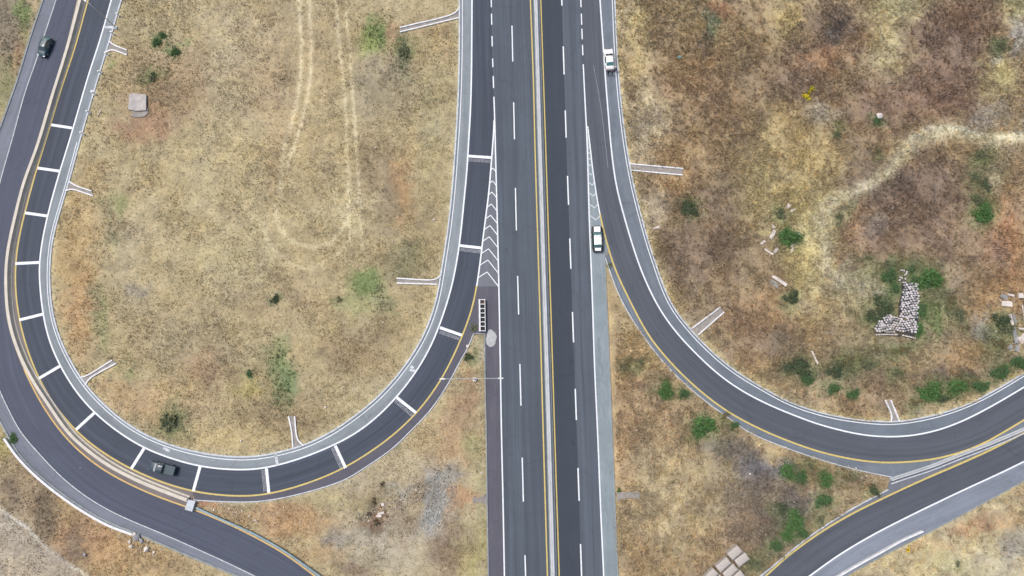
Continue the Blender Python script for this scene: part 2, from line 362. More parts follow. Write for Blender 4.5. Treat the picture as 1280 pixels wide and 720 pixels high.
def strip(name, A, B, mat, z=0.004, kind='structure'):
    n = max(len(A), len(B))
    def rs(c):
        u = np.linspace(0, len(c) - 1, n); return np.c_[np.interp(u, range(len(c)), c[:, 0]), np.interp(u, range(len(c)), c[:, 1])]
    a, b = W(rs(A), z), W(rs(B), z)
    across = 6
    verts = []; uvs = []
    mid = (a + b) / 2; s = np.r_[0, np.cumsum(np.linalg.norm(np.diff(mid, axis=0), axis=1))]
    for i in range(n):
        wd = float(np.linalg.norm(b[i] - a[i]))
        for k in range(across + 1):
            f = k / across
            verts.append(a[i] * (1 - f) + b[i] * f); uvs.append((wd * f, s[i]))
    faces = []
    q = across + 1
    for i in range(n - 1):
        for k in range(across):
            faces.append((i * q + k, i * q + k + 1, (i + 1) * q + k + 1, (i + 1) * q + k))
    me = mesh(verts, faces, name)
    if me.polygons[0].normal.z < 0: me.flip_normals()
    uvl = me.uv_layers.new(name='UVMap')
    for l in me.loops: uvl.data[l.index].uv = uvs[l.vertex_index]
    o = link(name, me, mat); tag(o, kind=kind)
    return o
def poly(name, pts, mat, z=0.0, kind='structure', world=False):
    P = [Vector(p) for p in pts] if world else [G(x, y, z) for x, y in pts]
    tris = tessellate_polygon([P])
    me = mesh(P, [tuple(t) for t in tris], name)
    for f in me.polygons:
        pass
    bm = bmesh.new(); bm.from_mesh(me)
    for f in bm.faces:
        f.normal_update()
        if f.normal.z < 0: f.normal_flip()
    bm.to_mesh(me); bm.free()
    uvl = me.uv_layers.new(name='UVMap')
    for l in me.loops:
        co = me.vertices[l.vertex_index].co; uvl.data[l.index].uv = (co.x, co.y)
    o = link(name, me, mat); tag(o, kind=kind)
    return o
def sweep_mesh(P, prof, cap=True):
    """P world path (n,3); prof list of (side offset, height)"""
    P = np.asarray(P); n = len(P)
    T = np.gradient(P, axis=0); T[:, 2] = 0; T /= (np.linalg.norm(T, axis=1)[:, None] + 1e-9)
    S = np.c_[T[:, 1], -T[:, 0], np.zeros(n)]
    verts = []; m = len(prof)
    for i in range(n):
        for o, h in prof: verts.append((P[i][0] + S[i][0] * o, P[i][1] + S[i][1] * o, P[i][2] + h))
    faces = [(i * m + k, i * m + (k + 1) % m, (i + 1) * m + (k + 1) % m, (i + 1) * m + k) for i in range(n - 1) for k in range(m)]
    if cap: faces += [tuple(range(m))[::-1], tuple((n - 1) * m + k for k in range(m))]
    return verts, faces
def sweep(name, P, prof, mat, parent=None, **tg):
    v, f = sweep_mesh(P, prof)
    me = mesh(v, f, name)
    bm = bmesh.new(); bm.from_mesh(me); bmesh.ops.recalc_face_normals(bm, faces=bm.faces); bm.to_mesh(me); bm.free()
    o = link(name, me, mat, parent); tag(o, **tg); return o
def kerb(curve, width=.3, h=.14, mat='kerb', side=0.0, name='kerb'):
    P = W(curve, 0.0); w2 = width / 2
    return sweep(name, P, [(side - w2, -.1), (side - w2, h * .9), (side - w2 + .03, h), (side + w2 - .03, h), (side + w2, h * .9), (side + w2, -.1)], M[mat], kind='structure')
def line(curve, width, mat, z=.014, name='road_marking', side=0.0):
    P = W(curve, z); T = np.gradient(P, axis=0); T[:, 2] = 0; T /= (np.linalg.norm(T, axis=1)[:, None] + 1e-9)
    S = np.c_[T[:, 1], -T[:, 0], np.zeros(len(P))]
    a = P + S * (side - width / 2); b = P + S * (side + width / 2)
    v = list(map(tuple, a)) + list(map(tuple, b)); n = len(P)
    me = mesh(v, [(i, n + i, n + i + 1, i + 1) for i in range(n - 1)], name)
    if me.polygons[0].normal.z < 0: me.flip_normals()
    return link(name, me, M[mat])
def join_marks(name, objs):
    """markings of one kind become one painted sheet"""
    bm = bmesh.new()
    mats = []
    for o in objs: bm.from_mesh(o.data)
    mat = objs[0].data.materials[0]
    for o in objs: 
        me = o.data; bpy.data.objects.remove(o); bpy.data.meshes.remove(me)
    me = bpy.data.meshes.new(name); bm.to_mesh(me); bm.free()
    return tag(link(name, me, mat), kind='structure')
def seg2(p, q, n=6):
    return np.c_[np.linspace(p[0], q[0], n), np.linspace(p[1], q[1], n)]

# ------------------------------------------------------------------ road surfaces
strip('outer_ramp_shoulder', C['OK'], C['OW'], M['outer_sh'])
strip('outer_ramp', C['OW'], C['OY'], M['outer_lane'])
LYa = sub('LY', (97,-150), (241,614)); OYa = sub('OY', (90,-150), (246,637.5)); 
strip('ramp_median', C['OY'][:np.argmin(np.hypot(C['OY'][:,0]-243, C['OY'][:,1]-637))+1], C['LY'][:np.argmin(np.hypot(C['LY'][:,0]-243, C['LY'][:,1]-614.5))+1], M['median_bed'], z=.002)
strip('outer_ramp_verge', sub('OY', (240,636), None), np.array(smooth([(236,630),(247,636.5),(282,652),(320,669.5),(357,690.5),(405,724)], ext1=120)), M['gore'], z=.001)
strip('loop_ramp', C['LY'], C['LW'], M['loop_lane'])
strip('loop_ramp_inner_shoulder', C['LW'], C['LK'], M['loop_in'])
strip('loop_ramp_outer_shoulder', sub('LY', (241,614), (587,397)), C['LO'], M['left_shoulder'], z=.001)
gore_pts = [(618,150),(615,190),(611,242),(605,287),(600,330),(596,358),(590,387),(585,400),(588,416),(592,417.5),(605,417.5),(606,470),(607.5,540),(610,720),(612,860),(634,860),(630.5,720),(626.8,540),(625,435),(623.5,355),(621.5,270),(620,215)]
poly('highway_left_shoulder', gore_pts, M['left_shoulder'], z=-.002)
poly('gore', [(618,160),(614,205),(611,242),(605,287),(600,330),(596.5,358),(622.5,358),(621.2,270),(619.8,215)], M['gore'], z=.0015)
strip('highway_left_carriageway', C['ML'], C['MB'], M['hw_left'], z=.003)
strip('highway_fresh_lane', C['MB'], C['D2'], M['hw_dark'], z=.003)
strip('highway_outer_lane', C['D2'], C['MR'], M['hw_lane'], z=.003)
strip('highway_right_shoulder', sub('MR', (738,312), None), C['MK'], M['hw_shoulder'], z=.001)
poly('right_gore', [(733,150),(735,160),(742,220),(748,258),(755,290),(760,312),(757,324),(756,330),(737,330),(736.5,270),(734,180)], M['hw_shoulder'], z=-.002)
strip('right_ramp', C['RY'], C['RW'], M['right_lane'], z=.007)
strip('right_ramp_outer_shoulder', C['RW'], C['RK'], M['right_sh'], z=.007)
strip('right_ramp_inner_shoulder', sub('RY', (762,316), (1118,578.5)), C['RI'], M['right_sh'], z=.001)
br = [tuple(p) for p in C['BR'][::6]]
ry = [tuple(p) for p in sub('RY', (1110,578), None, 60)]
poly('right_ramp_median', ry + br[::-1] , M['right_sh'], z=-.002)
sy = [tuple(p) for p in sub('SY', (1105,622), None, 60)]
poly('lower_ramp_median', br + sy[::-1] , M['gore'], z=-.006)
strip('lower_ramp_inner_shoulder', C['SI'], sub('SY', None, (1114,618)), M['gore'], z=.001)
strip('lower_ramp', C['SY'], C['SW'], M['low_lane'])
strip('lower_ramp_shoulder', C['SW'], C['SK'], M['low_sh'])

# ------------------------------------------------------------------ markings
whites = [line(C['LW'], .27, 'white'), 
          line(sub('LY', (596.5,356), (618,152)), .26, 'white', z=.015),
          line(sub('ML', (618,120), None), .24, 'white', z=.016),
          line(sub('MR', (729,79), None), .24, 'white', z=.016),
          line(C['RW'], .26, 'white'), line(C['SW'], .26, 'white'),
          line(sub('RY', (735,158), (750,268)), .22, 'white', z=.018)]
for a, b in ((32,77),(128,174),(235,288),(345,393),(455,507),(572,627),(694,750),(-62,-15)):
    c = C['D1']; fx = lambda y: float(np.interp(y, c[:, 1][np.argsort(c[:, 1])], c[:, 0][np.argsort(c[:, 1])]))
    whites.append(line(seg2((fx(a), a), (fx(b), b)), .22, 'white', z=.015))
for a, b in ((-30,7),(58,93),(138,172),(220,256),(298,336),(390,428),(486,525),(585,626),(680,721),(-110,-72)):
    c = C['D2']; fx = lambda y: float(np.interp(y, c[:, 1][np.argsort(c[:, 1])], c[:, 0][np.argsort(c[:, 1])]))
    whites.append(line(seg2((fx(a) , a), (fx(b), b)), .24, 'white', z=.017))
for a, b in ((-8,9),(17,31),(45,58),(73,84),(95,110),(-34,-20)):
    c = C['ML']; o_ = np.argsort(c[:, 1]); fx = lambda y: float(np.interp(y, c[o_, 1], c[o_, 0]))
    whites.append(line(seg2((fx(a), a), (fx(b), b)), .22, 'white', z=.016))
for a, b in ((-8,9),(17,31),(36,49),(56,69),(-34,-20)):
    c = C['MR']; o_ = np.argsort(c[:, 1]); fx = lambda y: float(np.interp(y, c[o_, 1], c[o_, 0]))
    whites.append(line(seg2((fx(a), a), (fx(b), b)), .22, 'white', z=.016))
BARS = [((64,156),(90,160)),((47,210),(75,214)),((31,266),(59,270)),((19,329.5),(50,328)),((24,400),(54,392.5)),((47,474),(75,457.5)),
        ((95,537),(118,516)),((164,586),(180,560.5)),((241.5,614),(250,583.5)),((336,616),(333,585.5)),((432,585),(419,557)),
        ((520,516),(496,497)),((577,419),(550,409.5)),((602,310),(575,307)),((614,197),(585,195))]
for a, b in BARS: whites.append(line(seg2(a, b), .54, 'white', z=.019))
# chevrons in the left gore
for y in (210,226,240,255,269,282,296,311,325,340):
    cl = C['LY']; m = (cl[:, 0] > 590) & (cl[:, 1] > 150) & (cl[:, 1] < 380); cc = cl[m]; o_ = np.argsort(cc[:, 1])
    fl = lambda yy: float(np.interp(yy, cc[o_, 1], cc[o_, 0]))
    c = C['ML']; o2 = np.argsort(c[:, 1]); fr = lambda yy: float(np.interp(yy, c[o2, 1], c[o2, 0]))
    mid = fl(y) * .58 + fr(y) * .42; k = (fr(y) - fl(y)) / 20
    yl = y + 5 * k + 1; yr = y + 15 * k
    whites.append(line(np.array([(fl(yl), yl), (mid, y)]), .16, 'white', z=.020)); whites.append(line(np.array([(mid, y), (fr(yr), yr)]), .16, 'white', z=.021))
join_marks('white_markings', whites)
fad = [line(C['OW'], .16, 'white_faded')]
for y in (160,166,172,178,184,191,198,206):
    xl = float(np.interp(y, (150,180,270), (733.5,734.5,737))); xr = float(np.interp(y, (155,182,220,258), (735,737.5,742,748)))
    fad.append(line(seg2((xl, y), (xr, y + 1), 3), .22, 'white_faded', z=.019))
for y in (216,228,241,255,269):
    xl = float(np.interp(y, (150,180,270), (733.5,734.5,737))); xr = float(np.interp(y, (155,182,220,258,290), (735,737.5,742,748,755))) ; mx = xl * .4 + xr * .6
    d = (mx - xl) * .75
    fad.append(line(seg2((xl, y), (mx, y + d), 3), .2, 'white_faded', z=.019)); fad.append(line(seg2((mx, y + d), (xr - .5, y + d - (xr - mx)), 3), .2, 'white_faded', z=.020))
fad.append(line(np.array(smooth([(742,82),(747,110),(752,140),(757,182),(760,210)], 40)), 0.035, 'white_faded', z=.018))
for p, q in (((131,34),(144,34)),((113,113),(119,116)),((513,458),(517,460)),((204,560),(212,564)),((344,566),(347,582)),((512,462),(519,464))): fad.append(line(seg2(p, q), .5, 'white_faded', z=.018))
join_marks('faded_white_markings', fad)
yel = [line(C['Y1'], .24, 'yellow'), line(C['Y2'], .22, 'yellow'), line(sub('LY', None, (596.5,356)), .28, 'yellow'),
       line(sub('RY', (750,268), None), .30, 'yellow', z=.018), line(sub('SY', None, (1160,597)), .30, 'yellow'), line(sub('SY', (1160,597), None), .34, 'yellow')]
join_marks('yellow_markings', yel)
join_marks('faded_yellow_markings', [line(sub('OY', None, (30,460)), .22, 'yellow_pale')])
join_marks('amber_markings', [line(sub('OY', (30,460), None), .26, 'amber')])

# ------------------------------------------------------------------ kerbs
kerb(C['OK'], .34, .14, 'kerb_grey')
kerb(C['LK'], .30, .15, 'kerb', side=-.05 if False else 0.0)
line_k = line(sub('LK', (99,180), None), .14, 'white', z=.018, side=.55); 
line_k.name = 'gutter_marking'; tag(line_k, kind='structure')
kerb(C['LO'], .18, .13)
kerb(C['RK'], .26, .15)
lk = line(C['RK'], .15, 'white', z=.02, side=.5)
if True:
    lk.name = 'gutter_marking'; tag(lk, kind='structure')
kerb(C['RI'], .16, .13)
kerb(C['MK'], .24, .14, 'kerb_grey')
kerb(C['SI'], .20, .14)
kerb(C['SK'], .22, .14, 'kerb_grey')
isl = smooth([(606,418),(606.3,470),(607.8,540),(608.8,620),(610.5,720)], ext1=160)
kerb(isl, .24, .14, 'kerb_grey')
kerb(np.array([(592,417),(598,417),(606,417.3)]), .2, .14, 'kerb_grey')

# ------------------------------------------------------------------ barriers
JERSEY = lambda w_: [(-w_, 0), (-w_, .08), (-w_ * .55, .30), (-w_ * .36, .82), (w_ * .36, .82), (w_ * .55, .30), (w_, .08), (w_, 0)]
bar = empty('concrete_barrier', G(681,360), 0, 'long pale concrete barrier down the middle of the highway between the two yellow lines', 'barrier')
def sweep_local(name, P, prof, mat, parent):
    o = sweep(name, np.asarray(P) - np.array(parent.location), prof, mat, parent); return o
sweep_local('wall', W(C['MB']), JERSEY(.42), M['barrier'], bar)
sweep_local('base_strip', W(C['MB'], .02), [(-.62, -.02), (-.62, .03), (.62, .03), (.62, -.02)], M['kerb_grey'], bar)
bar2 = empty('concrete_barrier', G(30,240), 0, 'cream concrete barrier curving between the two ramps on the left', 'barrier')
sweep_local('wall', W(C['LB']), [(-.42, 0), (-.42, .08), (-.30, .30), (-.27, .82), (.27, .82), (.30, .30), (.42, .08), (.42, 0)], M['barrier_cream'], bar2)
sweep_local('base_strip', W(C['LB'], .02), [(-.62, -.02), (-.62, .06), (.55, .06), (.55, -.02)], M['barrier_cream'], bar2)
bar3 = empty('concrete_barrier', G(1112,601), 0, 'light grey concrete barrier between the two curving ramps at the right edge', 'barrier')
sweep_local('wall', W(C['BR']), JERSEY(.28), M['barrier'], bar3)
sweep_local('kerb', W(C['BR'], 0) , [(.62, 0), (.62, .16), (.80, .16), (.80, 0)], M['kerb'], bar3)
# end block of the left barrier
e = empty('barrier_end_block', G(240,631), math.radians(-15), 'square pale concrete block where the cream barrier meets the guard rail', 'concrete block')
bm = bmesh.new(); bm_box(bm, (0, 0, .35), (1.25, 1.7, .7), 0, .06, .95); from_bm(bm, 'block', M['barrier'], e)
bm = bmesh.new(); bm_box(bm, (0, 0, .74), (1.4, 1.85, .08), 0, .02); from_bm(bm, 'cap', M['kerb'], e)
# guard rail
g = empty('guard_rail', G(247,634), 0, 'blue-grey steel guard rail along the ramp at the bottom left', 'guard rail')
P = W(C['GR'])
sweep_local('rail', P + np.array([0, 0, .62]), [(-.17, -.15), (-.17, -.05), (-.07, 0), (-.17, .05), (-.17, .15), (.14, .15), (.17, 0), (.14, -.15)], M['rail'], g)
n = len(P)
for i in range(2, n, 11):
    bm = bmesh.new(); p = Vector(P[i]) - g.location; bm_box(bm, (p.x, p.y, .36), (.12, .16, .76)); from_bm(bm, 'post', M['steel'], g)
# low white walls at road edges
c = smooth([(8.5,547),(25,570),(50,595.5),(82,621),(112,641),(140,656),(168,666.5)])
e = empty('parapet_wall', G(9,547), 0, 'low white parapet wall at the outer edge of the bottom left ramp', 'wall')
c[:, 0] -= 1.5; c[:, 1] += 1
sweep_local('wall', W(c), [(-.2, 0), (-.2, .5), (.2, .5), (.2, 0)], M['chute_wall'], e)
c = smooth([(1152,663.5),(1125,675.5),(1100,689.5),(1070,706),(1046,720)], ext1=140)
e = empty('parapet_wall', G(1100,690), 0, 'low white parapet wall on the shoulder near the yellow warning sign', 'wall')
sweep_local('wall', W(c), [(-.14, 0), (-.14, .6), (.14, .6), (.14, 0)], M['chute_wall'], e)

# ------------------------------------------------------------------ drain chutes
CH = [
 ([(137,52),(144,57),(159,63)], [(132,66),(140,63),(159,69)], 'forked drain chute at the kerb, the uppermost beside the white marker posts'),
 ([(87,227),(95,232),(115,239)], [(82,239),(90,237),(117,245)], 'forked drain chute with thin white walls on the left field edge below the marker posts'),
 ([(100,472),(110,469),(141,450)], [(107,482),(112,474),(146,454)], 'forked drain chute slanting up from the lower left bend of the loop ramp'),
 ([(366.5,560),(365,540),(361,520)], [(380,557),(372.5,549),(368.5,520)], 'upright drain chute at the bottom of the loop ramp'),
 ([(551,344),(545,349),(496,348)], [(547,355.5),(496,354)], 'level drain chute left of the loop ramp beside a green patch'),
 ([(574,10),(570,16),(500,35)], [(574,22.5),(500,40.5)], 'long sloping drain chute at the top left of the highway'),
 ([(787,205),(820,208),(854,211)], [(789,213),(820,216),(853,219)], 'long level drain chute on the right side of the right ramp'),
 ([(864,411),(900,384)], [(872,419),(905,390)], 'slanting drain chute on the bend of the right ramp'),
 ([(1113,527),(1114,520),(1106,500)], [(1124,527),(1113,500)], 'short upright drain chute below the stone pile on the right ramp'),
 ([(771,616),(800,615.5)], [(771,626),(776,622.5),(800,622)], 'short reddish drain chute on the right of the highway near the bottom'),
 ([(607,618),(602,622),(591,622)], [(609,632),(603,627.5),(591,627.5)], 'short grey drain chute on the left of the highway near the bottom'),
]
for ci, (a, b, lab) in enumerate(CH):
    A = smooth(a, 24) if len(a) > 2 else seg2(a[0], a[1], 24); B = smooth(b, 24) if len(b) > 2 else seg2(b[0], b[1], 24)
    root = empty('drain_chute', G(*A[0]), 0, lab, 'drain chute', 'drain chutes running off the road kerbs')
    l0 = np.array(root.location)
    Pa, Pb = W(A) - l0, W(B) - l0
    vs = [tuple(p + np.array([0, 0, .06])) for p in Pa] + [tuple(p + np.array([0, 0, .06])) for p in Pb]
    vs += [(x, y, -.2) for x, y, z in vs]
    n = 24; fs = [(i, i + 1, n + i + 1, n + i) for i in range(n - 1)] + [(2*n+i, 2*n+i+1, i+1, i) for i in range(n-1)] + [(n+i, n+i+1, 3*n+i+1, 3*n+i) for i in range(n-1)] + [(n-1, 2*n-1, 4*n-1, 3*n-1)]
    bm = bmesh.new(); mm = mesh(vs, fs); bm.from_mesh(mm); from_bm(bm, 'channel_bed', M['chute_bed'], root)
    wm = M['chute_wall'] if ci < 9 else M['chute_bed']
    for Pq in (Pa, Pb):
        sweep('side_wall', Pq, [(-.12, -.2), (-.12, .24), (.12, .24), (.12, -.2)], wm, root)

# ------------------------------------------------------------------ ground survey
def vnoise(x, y, scale, seed=0):
    x = x / scale + 1000; y = y / scale + 1000
    xi = np.floor(x).astype(np.int64); yi = np.floor(y).astype(np.int64); fx = x - xi; fy = y - yi
    fx = fx * fx * (3 - 2 * fx); fy = fy * fy * (3 - 2 * fy)
    def h(a, b):
        n = (a * 374761393 + b * 668265263 + seed * 982451653) & 0x7fffffff
        n = ((n ^ (n >> 13)) * 1274126177) & 0x7fffffff
        n = n ^ (n >> 16)
        return (n & 0xffff) / 65535.0
    return (h(xi, yi) * (1 - fx) + h(xi + 1, yi) * fx) * (1 - fy) + (h(xi, yi + 1) * (1 - fx) + h(xi + 1, yi + 1) * fx) * fy
def fbm(x, y, scale, seed=0, oct_=4):
    r = 0; a = .5; t = 0
    for k in range(oct_): r = r + a * vnoise(x, y, scale / 2 ** k, seed + k * 17); t += a; a *= .55
    return r / t

